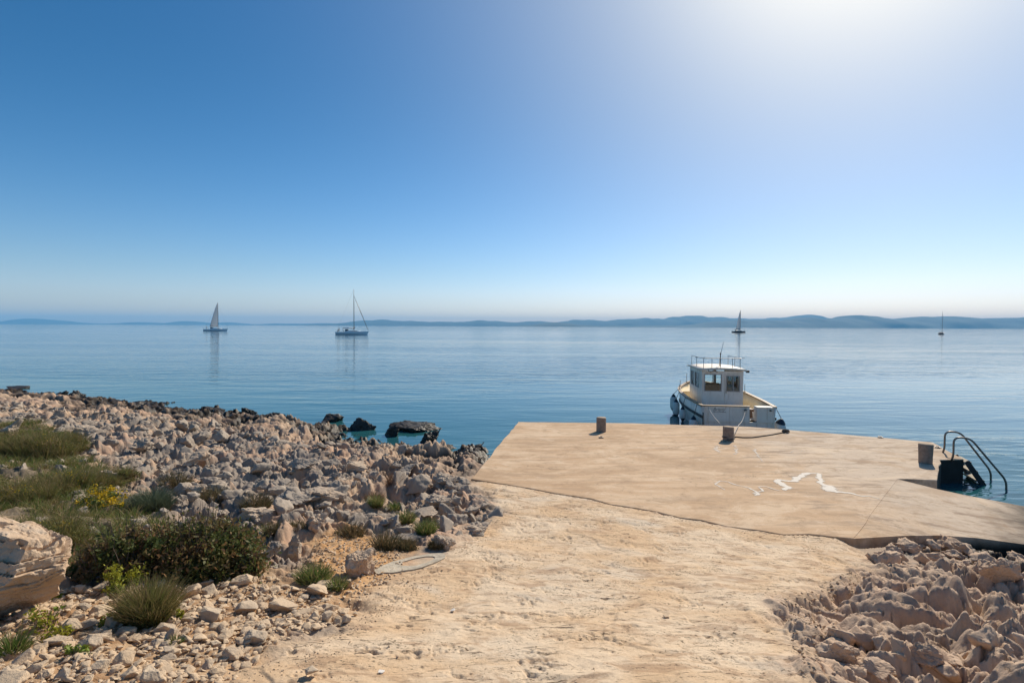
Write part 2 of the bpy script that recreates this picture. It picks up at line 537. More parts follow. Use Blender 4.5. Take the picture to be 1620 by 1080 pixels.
def mat_ground():
    m, nt, b = nodes("limestone_ground"); t = NT(nt)
    P = t.pos()
    A = {k: t.attr(k) for k in ('path', 'soil', 'grass', 'loose', 'cell', 'right')}
    big = t.noise(P, .55, 4, .6); mid = t.noise(P, 3.2, 6, .65, .4); fine = t.noise(P, 22, 6, .7)
    # rock
    c = t.mix(t.ramp(big, .35, .65), TAN, PINK)
    c = t.mix(t.ramp(mid, .45, .75), c, TAN2)
    c = t.mix(t.math('MULTIPLY', A['right'], .6), c, t.mix(t.ramp(t.noise(P, 2.6, 6, .7, .5), .40, .62), (.62, .46, .33), (.44, .31, .225)))
    c = t.mix(t.math('MULTIPLY', t.ramp(t.noise(P, 1.7, 7, .75, .8), .56, .66), t.math('MULTIPLY', A['right'], .6)), c, (.27, .235, .21))
    greym = t.math('ADD', t.math('MULTIPLY', A['cell'], .9), t.math('MULTIPLY', mid, .8))
    greym = t.math('MULTIPLY', t.ramp(greym, .66, .95), t.math('SUBTRACT', 1.0, t.math('MULTIPLY', A['right'], .85)))
    zc = t.sep(P)[2]
    greym = t.math('MULTIPLY', greym, t.ramp(t.math('ADD', zc, t.math('MULTIPLY', big, .5)), .12, .42, .15, 1.0))
    c = t.mix(t.math('MULTIPLY', greym, .85), c, GREY)
    c = t.mix(t.math('MULTIPLY', t.ramp(fine, .56, .72), t.math('MULTIPLY', greym, .7)), c, DGREY)
    c = t.mix(t.ramp(fine, .60, .80, 0, .35), c, (.20, .14, .10))
    # soil between the stones
    so = t.mix(t.ramp(t.noise(P, 9, 5, .65), .35, .65), (.50, .265, .105), (.56, .35, .18))
    so = t.mix(t.ramp(fine, .5, .7, 0, .5), so, (.30, .17, .09))
    lo = t.mix(t.ramp(t.noise(P, 6, 5, .65), .4, .6), (.37, .215, .11), (.48, .33, .20))
    lo = t.mix(t.ramp(fine, .52, .7, 0, .6), lo, (.20, .12, .07))
    gr = t.mix(t.ramp(mid, .35, .65), (.15, .11, .06), (.24, .18, .11))
    c = t.mix(t.math('MULTIPLY', A['grass'], .75), c, gr)
    c = t.mix(A['loose'], c, lo)
    c = t.mix(A['soil'], c, so)
    # worn cement path
    pw = t.mix(t.ramp(t.noise(P, 1.1, 5, .6, .5), .36, .62), (.60, .415, .25), (.67, .52, .365))
    pw = t.mix(t.ramp(t.noise(t.map(P, (1, 1.6, 1), (3, 1, 0)), .8, 4, .55, .3), .55, .68, 0, .75), pw, (.62, .515, .395))
    pw = t.mix(t.ramp(t.noise(t.map(P, (1, 2.2, 1)), 2.4, 8, .72, .8), .49, .62, 0, .62), pw, (.34, .205, .118))
    st = t.noise(t.map(P, (3, 11, 3), rot=(0, 0, .25)), 2.2, 7, .75, 1.2)
    pw = t.mix(t.math('MULTIPLY', t.ramp(st, .54, .65), t.ramp(t.noise(P, 1.7, 3, .5), .38, .54)), pw, (.14, .09, .06))
    pit = t.math('MULTIPLY', t.ramp(t.noise(P, 42, 4, .6), .58, .66), t.ramp(t.noise(t.map(P, (1, 1.7, 1)), 2.1, 5, .65, .5), .46, .60))
    pw = t.mix(t.math('MULTIPLY', pit, .9), pw, (.17, .125, .075))
    pw = t.mix(t.ramp(t.noise(P, 90, 3, .6), .45, .7, 0, .22), pw, (.40, .28, .18))
    c = t.mix(A['path'], c, pw)
    # tide line
    wet = t.ramp(t.math('ADD', zc, t.math('MULTIPLY', t.noise(P, 1.3, 5, .6), -.62)), SEA - .12, SEA + .24, 1, 0)
    c = t.mix(wet, c, t.mix(t.ramp(fine, .4, .7), WET, (.06, .04, .022)))
    nt.links.new(c, b.inputs['Base Color'])
    nt.links.new(t.ramp(wet, 0, 1, .9, .45), b.inputs['Roughness'])
    b.inputs['Specular IOR Level'].default_value = .25
    n1 = t.bump(t.noise(P, 60, 6, .7), .55, .008)
    n2 = t.bump(t.math('MULTIPLY', t.noise(P, 14, 7, .7, .3), t.math('SUBTRACT', 1.0, t.math('MULTIPLY', A['path'], .55))), .7, .03, n1)
    n3 = t.bump(t.math('MULTIPLY', A['path'], t.math('ADD', t.math('MULTIPLY', pit, -1.0), t.math('MULTIPLY', t.ramp(st, .58, .72), -1.2))), .7, .015, n2)
    nt.links.new(n3, b.inputs['Normal'])
    return m


def mat_rock(name, c1, c2, c3, grey=.4, scale=6.0):
    m, nt, b = nodes(name); t = NT(nt)
    P = t.pos(); O = t.obj(); r = t.rnd()
    n = t.noise(P, scale, 6, .65, .4); f = t.noise(P, scale * 6, 5, .7)
    c = t.mix(r, c1, c2)
    c = t.mix(t.ramp(n, .4, .7), c, c3)
    g = t.math('MULTIPLY', t.ramp(t.math('ADD', n, t.math('MULTIPLY', r, .5)), .72, .95), grey)
    c = t.mix(g, c, GREY)
    c = t.mix(t.ramp(f, .55, .75, 0, .45), c, tuple(x * .45 for x in c1))
    nt.links.new(c, b.inputs['Base Color']); b.inputs['Roughness'].default_value = .9; b.inputs['Specular IOR Level'].default_value = .25
    nt.links.new(t.bump(f, .6, .012, t.bump(n, .5, .03)), b.inputs['Normal'])
    return m


def mat_concrete():
    m, nt, b = nodes("jetty_concrete"); t = NT(nt)
    P = t.pos(); x, y, z = t.sep(P)
    streak = t.noise(t.map(P, (.45, 2.6, 1), rot=(0, 0, -.28)), 1.3, 6, .65, .5)
    big = t.noise(P, .35, 4, .55)
    c = t.mix(t.ramp(streak, .36, .66), (.53, .345, .20), (.65, .465, .30))
    c = t.mix(t.ramp(big, .42, .64, 0, .6), c, (.535, .36, .215))
    # paler, greyer worn area to the right
    wr = t.math('ADD', x, t.math('MULTIPLY', t.noise(P, .9, 5, .6, .6), 5.0))
    c = t.mix(t.ramp(wr, 7.4, 10.0, 0, .8), c, (.56, .455, .35))
    c = t.mix(t.math('MULTIPLY', t.ramp(t.noise(t.map(P, (.5, 2.4, 1), (4, 2, 0), rot=(0, 0, -.3)), 1.7, 7, .72, .6), .50, .62), t.ramp(wr, 6.4, 9.0, .35, .9)), c, (.30, .21, .145))
    c = t.mix(t.math('MULTIPLY', t.ramp(t.noise(t.map(P, (.8, 2, 1), (1, 8, 0)), 2.0, 7, .7, .8), .62, .70), t.ramp(wr, 6.6, 8.4, 0, .7)), c, (.66, .57, .47))
    c = t.mix(t.ramp(t.noise(P, 1.0, 6, .7, .4), .66, .76, 0, .4), c, (.64, .50, .35))
    c = t.mix(t.ramp(t.noise(P, 38, 4, .65), .5, .75, 0, .28), c, (.33, .22, .13))
    lg = t.noise(t.map(P, (.8, 1.3, 1), (2, 5, 0)), .62, 7, .68, 1.0)
    c = t.mix(t.ramp(lg, .50, .62, 0, .55), c, (.42, .275, .16))
    c = t.mix(t.ramp(lg, .47, .36, 0, .55), c, (.70, .53, .36))
    mo = t.noise(t.map(P, (1, 1.5, 1), (7, 3, 0)), 1.9, 8, .76, .9)
    c = t.mix(t.ramp(mo, .50, .66, 0, .62), c, (.35, .228, .132))
    c = t.mix(t.ramp(mo, .46, .34, 0, .5), c, (.72, .56, .40))
    sp_ = t.noise(P, 7, 6, .75, .4)
    c = t.mix(t.ramp(sp_, .56, .70, 0, .6), c, (.30, .195, .115))
    jl = t.math('ABSOLUTE', t.math('ADD', t.math('SUBTRACT', t.math('ADD', y, t.math('MULTIPLY', x, .10)), 14.2), t.math('MULTIPLY', t.noise(P, .8, 4, .6), .16)))
    c = t.mix(t.math('MULTIPLY', t.ramp(jl, .0, .035, .55, 0), t.ramp(t.noise(P, 1.2, 3), .38, .55)), c, (.27, .175, .10))
    # hairline cracks
    wv = t.N.new('ShaderNodeVectorMath'); wv.operation = 'ADD'; t._in(wv, 0, P); sc = t.N.new('ShaderNodeVectorMath'); sc.operation = 'SCALE'
    t._in(sc, 0, t.noise(P, 1.6, 5, .7, color=True)); sc.inputs['Scale'].default_value = .8; t._in(wv, 1, sc.outputs[0])
    ck = t.voro(wv.outputs[0], .34, 'DISTANCE_TO_EDGE')
    c = t.mix(t.math('MULTIPLY', t.ramp(ck, .0, .009, 1, 0), t.ramp(t.noise(P, .7, 2, .5), .5, .62, 0, .45)), c, (.20, .135, .085))
    # tide staining on the sides
    wet = t.ramp(t.math('ADD', z, t.math('MULTIPLY', t.noise(P, 2.0, 4, .6), -.22)), SEA - .02, SEA + .22, 1, 0)
    c = t.mix(wet, c, (.035, .028, .02))
    nt.links.new(c, b.inputs['Base Color']); b.inputs['Roughness'].default_value = .88; b.inputs['Specular IOR Level'].default_value = .3
    n1 = t.bump(t.noise(P, 55, 6, .7), .35, .006)
    nt.links.new(t.bump(streak, .35, .03, n1), b.inputs['Normal'])
    return m


def mat_sea():
    m, nt, b = nodes("sea_water"); t = NT(nt)
    P = t.pos(); x, y, z = t.sep(P)
    # water colour: deep blue offshore, teal over the pale shallows, dark over weed
    d = t.math('ADD', y, t.math('MULTIPLY', t.math('ADD', x, 6.0), .42))
    d = t.math('ADD', d, t.math('MULTIPLY', t.math('SUBTRACT', t.noise(t.map(P, (.06, .12, 1)), 1.0, 4, .6), .5), 26.0))
    c = t.mix(t.ramp(d, 14, 60), (.020, .105, .118), (.022, .085, .13))
    c = t.mix(t.ramp(y, 60, 500), c, (.028, .085, .135))
    weed = t.math('MULTIPLY', t.ramp(t.noise(P, .34, 5, .6, .4), .52, .62), t.ramp(d, 8, 24, 1, 0))
    c = t.mix(t.math('MULTIPLY', weed, .8), c, (.012, .04, .07))
    nt.links.new(c, b.inputs['Base Color'])
    b.inputs['IOR'].default_value = 1.333; b.inputs['Roughness'].default_value = .04; b.inputs['Specular IOR Level'].default_value = .5
    # ripples: long low crests, finer wavelets and slick patches
    slick = t.ramp(t.noise(t.map(P, (.010, .045, 1)), 1.0, 4, .6, .5), .35, .65, .3, 1.15)
    w1 = t.noise(t.map(P, (.22, .75, 1), rot=(0, 0, .12)), 1.0, 3, .5, .6)
    w2 = t.noise(t.map(P, (.8, 2.4, 1), rot=(0, 0, -.2)), 1.0, 3, .55, .5)
    w3 = t.noise(t.map(P, (3.0, 7.0, 1), rot=(0, 0, .3)), 1.0, 2, .5)
    h = t.math('ADD', t.math('MULTIPLY', w1, .22), t.math('ADD', t.math('MULTIPLY', w2, .055), t.math('MULTIPLY', w3, .010)))
    nt.links.new(t.bump(t.math('MULTIPLY', h, slick), 1.0, SEA_BUMP), b.inputs['Normal'])
    return m


SEA_BUMP = .48


def mat_leaf(name, cols, dry=None, trans=.25):
    m, nt, b = nodes(name); t = NT(nt)
    P = t.pos()
    r = t.attr('rnd')
    c = t.mix(r, cols[0], cols[1])
    c = t.mix(t.ramp(t.noise(P, 5, 3, .6), .45, .65), c, cols[2])
    if dry: c = t.mix(t.ramp(t.math('ADD', r, t.noise(P, 3, 3, .6)), 1.05, 1.35), c, dry)
    nt.links.new(c, b.inputs['Base Color']); b.inputs['Roughness'].default_value = .6
    b.inputs['Specular IOR Level'].default_value = .25
    tr = nt.nodes.new('ShaderNodeBsdfTranslucent'); nt.links.new(c, tr.inputs[0])
    mx = nt.nodes.new('ShaderNodeMixShader'); mx.inputs[0].default_value = trans
    nt.links.new(b.outputs[0], mx.inputs[1]); nt.links.new(tr.outputs[0], mx.inputs[2])
    nt.links.new(mx.outputs[0], nt.nodes['Material Output'].inputs[0])
    return m


def mat_glass():
    m, nt, b = nodes("window_glass")
    nt.nodes.remove(b)
    tr = nt.nodes.new('ShaderNodeBsdfTransparent'); tr.inputs[0].default_value = (.96, .99, .98, 1)
    gl = nt.nodes.new('ShaderNodeBsdfGlossy'); gl.inputs['Roughness'].default_value = .03
    fr = nt.nodes.new('ShaderNodeFresnel'); fr.inputs[0].default_value = 1.5
    mx = nt.nodes.new('ShaderNodeMixShader')
    nt.links.new(fr.outputs[0], mx.inputs[0]); nt.links.new(tr.outputs[0], mx.inputs[1]); nt.links.new(gl.outputs[0], mx.inputs[2])
    nt.links.new(mx.outputs[0], nt.nodes['Material Output'].inputs[0])
    return m


M = {}
M['ground'] = mat_ground()
M['concrete'] = mat_concrete()
M['sea'] = mat_sea()
M['stone'] = mat_rock("loose_limestone", (.55, .40, .26), (.64, .50, .35), (.58, .43, .29), .35, 9)
M['boulder'] = mat_rock("shore_limestone", (.50, .37, .26), (.43, .35, .27), (.58, .46, .34), .55, 3.2)
M['outcrop'] = mat_rock("pale_outcrop", (.50, .355, .235), (.50, .355, .235), (.58, .45, .33), .25, 7)
M['wetrock'] = simple("wet_algae_rock", (.030, .022, .014), .55, var=.5, scale=5, bump=.6, dirt=(.075, .05, .028))
M['white'] = simple("boat_white_paint", (.74, .68, .60), .4, var=.07, scale=3, dirt=(.60, .52, .42))
def mat_boat():
    m, nt, b = nodes("boat_white_paint"); t = NT(nt)
    O = t.obj()
    c = t.mix(t.ramp(t.noise(O, 2.2, 5, .6), .35, .65), (.70, .64, .56), (.78, .73, .66))
    st = t.noise(t.map(O, (9, 9, .7)), 1.0, 5, .65, .3)
    c = t.mix(t.ramp(st, .54, .70, 0, .55), c, (.50, .40, .29))
    c = t.mix(t.ramp(t.noise(t.map(O, (16, 16, .9), (3, 1, 0)), 1.0, 4, .6), .64, .74, 0, .5), c, (.34, .21, .12))
    c = t.mix(t.ramp(t.noise(O, 26, 5, .7), .62, .72, 0, .4), c, (.42, .36, .30))
    nt.links.new(c, b.inputs['Base Color']); nt.links.new(t.ramp(st, .4, .7, .35, .6), b.inputs['Roughness'])
    return m


M['white'] = mat_boat()
M['cream'] = simple("cream_bulwark_paint", (.74, .60, .36), .5, var=.06, scale=4)
M['wood'] = simple("varnished_gunwale", (.27, .17, .09), .5, var=.25, scale=14)
M['dark'] = simple("black_rubber", (.02, .022, .026), .6, var=.2)
M['navy'] = simple("navy_cap", (.012, .022, .04), .5, var=.2)
M['fender'] = simple("grey_white_fender", (.72, .70, .66), .55, var=.08, scale=6, dirt=(.33, .31, .28))
M['metal'] = simple("galvanised_rail", (.34, .34, .34), .38, .9, var=.15)
M['rail'] = simple("weathered_steel_rail", (.20, .17, .15), .42, .75, var=.3, scale=12, dirt=(.16, .09, .05))
M['brown'] = simple("brown_locker", (.13, .075, .05), .6, var=.2)
M['glass'] = mat_glass()
M['bollard'] = simple("bollard_concrete", (.25, .19, .15), .85, var=.2, scale=16, bump=.5, dirt=(.17, .12, .09))
M['bollardtop'] = simple("bollard_cap", (.42, .30, .20), .85, var=.15, scale=12, bump=.4)
M['algae_shade'] = simple("algae_and_shade_concrete", (.022, .018, .015), .8, var=.3, scale=4, bump=.4)  # near-black colour holds both the algae stain and the face's shade
M['paint'] = simple("white_spill", (.74, .68, .60), .8, var=.1, scale=9, dirt=(.58, .47, .36))
def mat_spill():
    m, nt, b = nodes("worn_white_paint"); t = NT(nt)
    P = t.pos()
    nt.links.new(t.mix(t.noise(P, 20, 4), (.66, .57, .46), (.76, .70, .62)), b.inputs['Base Color']); b.inputs['Roughness'].default_value = .85
    tr = nt.nodes.new('ShaderNodeBsdfTransparent'); mx = nt.nodes.new('ShaderNodeMixShader')
    f = t.math('ADD', t.math('MULTIPLY', t.attr('core'), .95), t.math('MULTIPLY', t.math('SUBTRACT', t.noise(P, 10, 8, .85, .8), .5), 2.2))
    nt.links.new(t.ramp(f, .14, .50), mx.inputs[0])
    nt.links.new(tr.outputs[0], mx.inputs[1]); nt.links.new(b.outputs[0], mx.inputs[2])
    nt.links.new(mx.outputs[0], nt.nodes['Material Output'].inputs[0])
    return m


M['spill'] = mat_spill()
M['cement'] = simple("grey_cement", (.44, .375, .285), .9, var=.22, scale=11, bump=1.0, dirt=(.40, .28, .17))
M['rope'] = simple("dark_rope", (.10, .075, .06), .85, var=.3, scale=60, bump=.6)
M['paler'] = simple("pale_rope", (.55, .48, .42), .85, var=.15, scale=60)
M['hullwhite'] = simple("yacht_white", (.9, .9, .9), .35, var=.04)
M['hulldark'] = simple("yacht_dark", (.045, .05, .065), .4, var=.15)
M['sail'] = None
M['cloth'] = simple("dark_clothing", (.05, .05, .065), .8, var=.2)
M['island'] = simple("island_scrub", (.05, .062, .045), .95, var=.35, scale=.004)
M['letter'] = simple("black_lettering", (.03, .028, .028), .5)


def mat_sail():
    m, nt, b = nodes("sail_cloth"); t = NT(nt)
    b.inputs['Base Color'].default_value = (.72, .73, .74, 1); b.inputs['Roughness'].default_value = .7
    tr = nt.nodes.new('ShaderNodeBsdfTranslucent'); tr.inputs[0].default_value = (.62, .65, .68, 1)
    mx = nt.nodes.new('ShaderNodeMixShader'); mx.inputs[0].default_value = .5
    nt.links.new(b.outputs[0], mx.inputs[1]); nt.links.new(tr.outputs[0], mx.inputs[2])
    nt.links.new(mx.outputs[0], nt.nodes['Material Output'].inputs[0])
    return m


M['sail'] = mat_sail()

# ------------------------------------------------------------------ ground mesh (fan grid, denser near the camera)
def build_ground():
    na, nr = 1180, 900
    ang = np.linspace(-math.radians(62), math.radians(60), na)
    rr = np.exp(np.linspace(math.log(1.3), math.log(62), nr))
    AA, RR = np.meshgrid(ang, rr)
    x = (RR * np.sin(AA)).ravel(); y = (RR * np.cos(AA)).ravel()
    z = np.empty_like(x); A = {}
    CH = 120000
    for s in range(0, len(x), CH):
        zz, a = ground(x[s:s + CH], y[s:s + CH], True)
        z[s:s + CH] = zz
        for k, v in a.items(): A.setdefault(k, []).append(v)
    V = np.stack([x, y, z], 1)
    i = np.arange(nr - 1)[:, None] * na + np.arange(na - 1)[None, :]
    Fc = np.stack([i, i + 1, i + na + 1, i + na], -1).reshape(-1, 4)[:, ::-1]
    # drop faces that are deep under water
    zf = z[Fc].max(1)
    Fc = Fc[zf > SEA - .8]
    me = mesh_np("ground", V, Fc, False)
    for k, v in A.items(): attr(me, k, np.concatenate(v))
    o = link("ground", me, M['ground'])
    tag(o, "rocky limestone shore with a worn cement path and orange soil", "ground", kind="structure")


build_ground()

# ------------------------------------------------------------------ sea, seabed, islands, haze
def build_sea():
    R = 15600
    mb = MB()
    rings = [0.0, 40, 150, 600, 2500, 7000, R]
    seg = 64
    prev = [mb.bm.verts.new((0, 20, SEA))]
    for r in rings[1:]:
        cur = [mb.bm.verts.new((r * math.cos(2 * math.pi * k / seg), 20 + r * math.sin(2 * math.pi * k / seg), SEA)) for k in range(seg)]
        for k in range(seg):
            if len(prev) == 1: mb.bm.faces.new((prev[0], cur[k], cur[(k + 1) % seg]))
            else: mb.bm.faces.new((prev[k], cur[k], cur[(k + 1) % seg], prev[(k + 1) % seg]))
        prev = cur
    tag(mb.build("sea", M['sea']), "calm blue sea with low ripples", "sea", kind="structure")


build_sea()


def hz_y(px): return 512.3 + 7.0 * px / 1620.0


def island(name, prof, R, depth, label, seed):
    """prof: (px, ridge height in photo pixels above the horizon)"""
    px = np.linspace(prof[0][0], prof[-1][0], max(60, int((prof[-1][0] - prof[0][0]) / 2)))
    hp = np.interp(px, [p[0] for p in prof], [p[1] for p in prof])
    ker = np.array([1, 2, 3, 2, 1.]); ker /= ker.sum()
    hp = np.convolve(np.pad(hp, 2, mode='edge'), ker, 'valid')
    hp = hp * (1 + .22 * fbm(px / 38.0, px * 0 + seed, seed + 3, 3))
    nd = 22
    X = (px - 810) / F * R
    v = np.linspace(-1, 1, nd)
    XX, VV = np.meshgrid(X, v)
    env = np.clip(1 - VV ** 2, 0, 1) ** .8
    nz = fbm(XX / 700 + seed, VV * depth / 700, seed, 4)
    HH = 1.12 * hp[None, :] * R / F * env * (1 + .22 * nz * (1 - env) * 2) - 6 * (env < .01)
    YY = R + VV * depth + 120 * perlin(XX / 500, VV * 2, seed + 9)
    V = np.stack([XX, YY, SEA + HH - 1.0], -1).reshape(-1, 3)
    n = len(px)
    i = np.arange(nd - 1)[:, None] * n + np.arange(n - 1)[None, :]
    Fc = np.stack([i, i + 1, i + n + 1, i + n], -1).reshape(-1, 4)
    o = link("hills", mesh_np(name, V, Fc, True), M['island'])
    tag(o, label, "hills", kind="structure")


island("hills", [(-500, 3), (-300, 9), (-100, 6), (5, 0.3), (20, 3), (55, 8), (80, 6), (110, 3.2), (140, 1.6), (160, 0)], 14000, 900, "low hazy blue islet at the far left horizon", 3)
island("hills", [(175, 0), (198, 2), (232, 4), (262, 1.2), (275, 2.4), (292, 5.4), (312, 4.6), (340, 1.2), (362, 4.2), (388, 1.4), (410, 1), (440, 2.8), (470, 2.4), (520, 3.2), (560, 3), (600, 2)], 14500, 900, "chain of small hazy islets behind the left sailboats", 5)
island("hills", [(500, 1), (560, 4.5), (585, 9.5), (610, 8), (650, 6.5), (700, 5.5), (735, 6.5), (760, 8.5), (800, 6), (850, 7.4), (880, 6.2), (905, 9.5), (950, 8.6), (1000, 11.5), (1050, 12.5), (1090, 15.8), (1130, 14), (1170, 11.4), (1220, 13), (1260, 15.5), (1300, 14.5), (1340, 8), (1420, 5), (1500, 2), (1560, 1)], 11500, 1200, "far pale blue hill range behind the nearer island", 7)
island("hills", [(800, 0), (840, 2.2), (865, 6), (890, 4.8), (920, 2.4), (950, 1.0), (1000, 1.5), (1070, 2.4), (1110, 5), (1160, 10), (1200, 9.5), (1240, 11), (1290, 12.5), (1330, 14.2), (1370, 15.6), (1410, 12), (1460, 16.2), (1490, 15), (1540, 13.2), (1600, 15), (1700, 18), (1850, 14), (2000, 8), (2100, 0)], 8200, 900, "nearer wooded blue island along the right horizon", 13)


def build_haze():
    mb = MB()
    mb.box((0, 0, 120.5), (31600, 31600, 249))       # -4 .. 245
    m = bpy.data.materials.new("haze"); m.use_nodes = True
    nt = m.node_tree; nt.nodes.clear()
    out = nt.nodes.new('ShaderNodeOutputMaterial'); pv = nt.nodes.new('ShaderNodeVolumePrincipled')
    pv.inputs['Color'].default_value = HAZE_COL; pv.inputs['Density'].default_value = HAZE_D; pv.inputs['Anisotropy'].default_value = HAZE_G
    nt.links.new(pv.outputs[0], out.inputs['Volume'])
    o = mb.build("haze", m)
    tag(o, "thin sea haze that fades the far islands to blue", "haze", kind="stuff")


HAZE_COL = (.25, .64, 1.0, 1); HAZE_D = 8.5e-5; HAZE_G = 0.0
build_haze()

# ------------------------------------------------------------------ jetty
def prism(mb, poly, zbot):
    top = [mb.bm.verts.new(p) for p in poly]
    bot = [mb.bm.verts.new((p[0], p[1], zbot)) for p in poly]
    f = mb.bm.faces.new(top)
    sides = [mb.bm.faces.new((top[i], bot[i], bot[(i + 1) % len(poly)], top[(i + 1) % len(poly)])) for i in range(len(poly))]
    return f, sides


def wobble_edge(pts, step, amp, seed):
    out = []
    for i, p in enumerate(pts):
        q = pts[(i + 1) % len(pts)]
        n = max(1, int((q - p).length / step))
        d = (q - p).normalized(); nn = Vector((-d.y, d.x, 0))
        for k in range(n):
            t = k / n
            w = 0 if (k == 0 or p in (CREASE[0], CREASE[1], CREASE[2]) or q in (CREASE[0], CREASE[1])) else amp * mnoise.noise(Vector((p.x + (q.x - p.x) * t, p.y + (q.y - p.y) * t, seed)) * 3)
            r = p.lerp(q, t) + nn * w
            out.append(Vector((r.x, r.y, 0.0)))
    return out


jetty = empty("jetty", (4, 13, 0))
tag(jetty, "broad sandy concrete jetty with worn cracked deck and sloping slipway", "jetty")
mb = MB()
edge = wobble_edge(DECK, .35, .045, 4.2)
f, sides = prism(mb, edge, -2.2)
# soften the outer rim
bm = mb.bm
bmesh.ops.recalc_face_normals(bm, faces=bm.faces)
def on_crease(e):
    m_ = (e.verts[0].co + e.verts[1].co) / 2
    return line_d(np.array([m_.x]), np.array([m_.y]), [(p.x, p.y) for p in (P1, CREASE[2], CREASE[1], P0)])[0] < .05


es = [e for e in f.edges if not on_crease(e)]
bmesh.ops.bevel(bm, geom=es, offset=.018, segments=2, affect='EDGES', profile=.5)
dk = mb.build("deck", [M['concrete'], M['algae_shade']], jetty)
dk.matrix_parent_inverse = jetty.matrix_basis.inverted()
for p in dk.data.polygons:          # south face beside the slipway, darkened in colour for algae and shade
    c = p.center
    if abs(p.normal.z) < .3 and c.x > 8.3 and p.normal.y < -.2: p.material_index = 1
# slipway
mb = MB()
poly = [P0] + RAMP_FAR[1:] + RAMP_NEAR[::-1][:-1] + [P1, CREASE[2], CREASE[1]]
poly = [Vector((p.x, p.y, P0.z - .004 - (n_.x * (p.x - P0.x) + n_.y * (p.y - P0.y)) / n_.z)) for p in poly]
# push the joint side a little under the deck
nj = len(poly)
poly = poly + [Vector((p.x - .16, p.y + .05, -.03)) for p in (P1, CREASE[2], CREASE[1], P0)]
del poly[nj - 3:nj]
poly = poly[:nj - 3] + [Vector((P1.x, P1.y, -.005)), Vector((CREASE[2].x, CREASE[2].y, -.005)), Vector((CREASE[1].x, CREASE[1].y, -.005))]
top = [mb.bm.verts.new(p) for p in poly]; bot = [mb.bm.verts.new(p - Vector((0, 0, .42))) for p in poly]
mb.bm.faces.new(top); mb.bm.faces.new(bot[::-1])
for i in range(len(poly)):
    j = (i + 1) % len(poly)
    mb.bm.faces.new((top[i], bot[i], bot[j], top[j]))
sw = mb.build("slipway", M['concrete'], jetty)
sw.matrix_parent_inverse = jetty.matrix_basis.inverted()

# bollards
BOL = [((951, 682.5), 15.5, 22.5, "concrete filled steel bollard standing alone on the jetty's far edge left of the boat", .0),
       ((1152, 696.5), 18, 22, "weathered bollard on the jetty in front of the boat's stern with a dark rope", .0),
       ((1464, 732), 23.5, 30.5, "wide leaning bollard at the jetty's right end beside the swimming ladder", .0)]
BPOS = []
for k, ((px, py), wpx, hpx, lab, tl) in enumerate(BOL):
    c = on_z(px, py)
    r = wpx * c.y / F / 2 * math.cos(math.atan(c.x / c.y)); h = hpx * c.y / F
    BPOS.append((c, r, h))
    e = empty("bollard", c)
    tag(e, lab, "bollard", "mooring bollards on the jetty")
    rr_ = random.Random(k)
    flare = 1.08 if k == 2 else 1.0
    prof = [(r * 1.0, 0), (r * 1.0, h * .3), (r * (1 + (flare - 1) * .6), h * .7), (r * flare, h * .94), (r * flare * .98, h - .008)]
    mb = MB(); mb.lathe(prof, 28)
    mb.build("post", M['bollard'], e, True, sharp=40)
    mb = MB(); mb.lathe([(r * flare * .98, h - .008), (r * flare * .93, h + .004), (r * flare * .5, h + .014), (0, h + .017)], 28)
    mb.build("cap", M['bollardtop'], e, True)

# ropes
c2, r2_, h2_ = BPOS[1]
pts = []
for k in range(15):
    a = -2.2 + k * 2 * math.pi / 14
    pts.append(c2 + Vector((math.cos(a) * (r2_ + .012), math.sin(a) * (r2_ + .012), .05 + .004 * k)))
for px, py in [(1164, 691.5), (1175, 692.6), (1190, 692.5), (1205, 690.5), (1222, 688), (1236, 685.2), (1243, 684.2)]:
    q = on_z(px, py); q.z = .016; pts.append(q)
mb = MB(); mb.tube(pts, .016, 6)
q = pts[-1]
for k in range(3):
    mb.tube([q + Vector((.10 * math.cos(a) * (1 - .15 * k) , .07 * math.sin(a), .02 + .022 * k)) for a in np.linspace(0, 6.2, 14)], .017, 6)
tag(mb.build("mooring_rope", M['rope'], smooth=True), "dark rope running from the middle bollard to a small coil at the deck edge", "rope")

# spilled white paint
def ribbon(pts, widths, z=.004):
    P = [on_z(*p) for p in pts]
    fine, W = [], []
    for i in range(len(P) - 1):
        n = 14
        for k in range(n):
            t = k / n; fine.append(P[i].lerp(P[i + 1], t)); W.append(widths[i] * (1 - t) + widths[i + 1] * t)
    fine.append(P[-1]); W.append(widths[-1])
    rows = []
    for i, p in enumerate(fine):
        d = (fine[min(i + 1, len(fine) - 1)] - fine[max(i - 1, 0)]); d.z = 0; d.normalize(); nn = Vector((-d.y, d.x, 0))
        a = W[i] * (1 + .9 * mnoise.noise(p * 7)) * .5; b_ = W[i] * (1 + .9 * mnoise.noise(p * 7 + Vector((9, 3, 1)))) * .5
        a = max(a, .004); b_ = max(b_, .004)
        off = nn * .03 * mnoise.noise(p * 4 + Vector((0, 0, 5)))
        rows.append([p + off + nn * a * 1.1 + Vector((0, 0, z)), p + off + Vector((0, 0, z + .001)), p + off - nn * b_ * 1.1 + Vector((0, 0, z))])
    return rows


def spill(rows_list, label, strength=1.0):
    V, Fc, A, o_ = [], [], [], 0
    for rows in rows_list:
        for i, r in enumerate(rows):
            V += [tuple(q) for q in r]; A += [0, strength if 0 < i < len(rows) - 1 else 0, 0]
            if i:
                k = o_ + 3 * i
                Fc += [(k - 3, k - 2, k + 1, k), (k - 2, k - 1, k + 2, k + 1)]
        o_ += 3 * len(rows)
    me = mesh_np("paint_spill", np.array(V), np.array(Fc)); attr(me, 'core', np.array(A))
    tag(link("paint_spill", me, M['spill']), label, "paint spill")


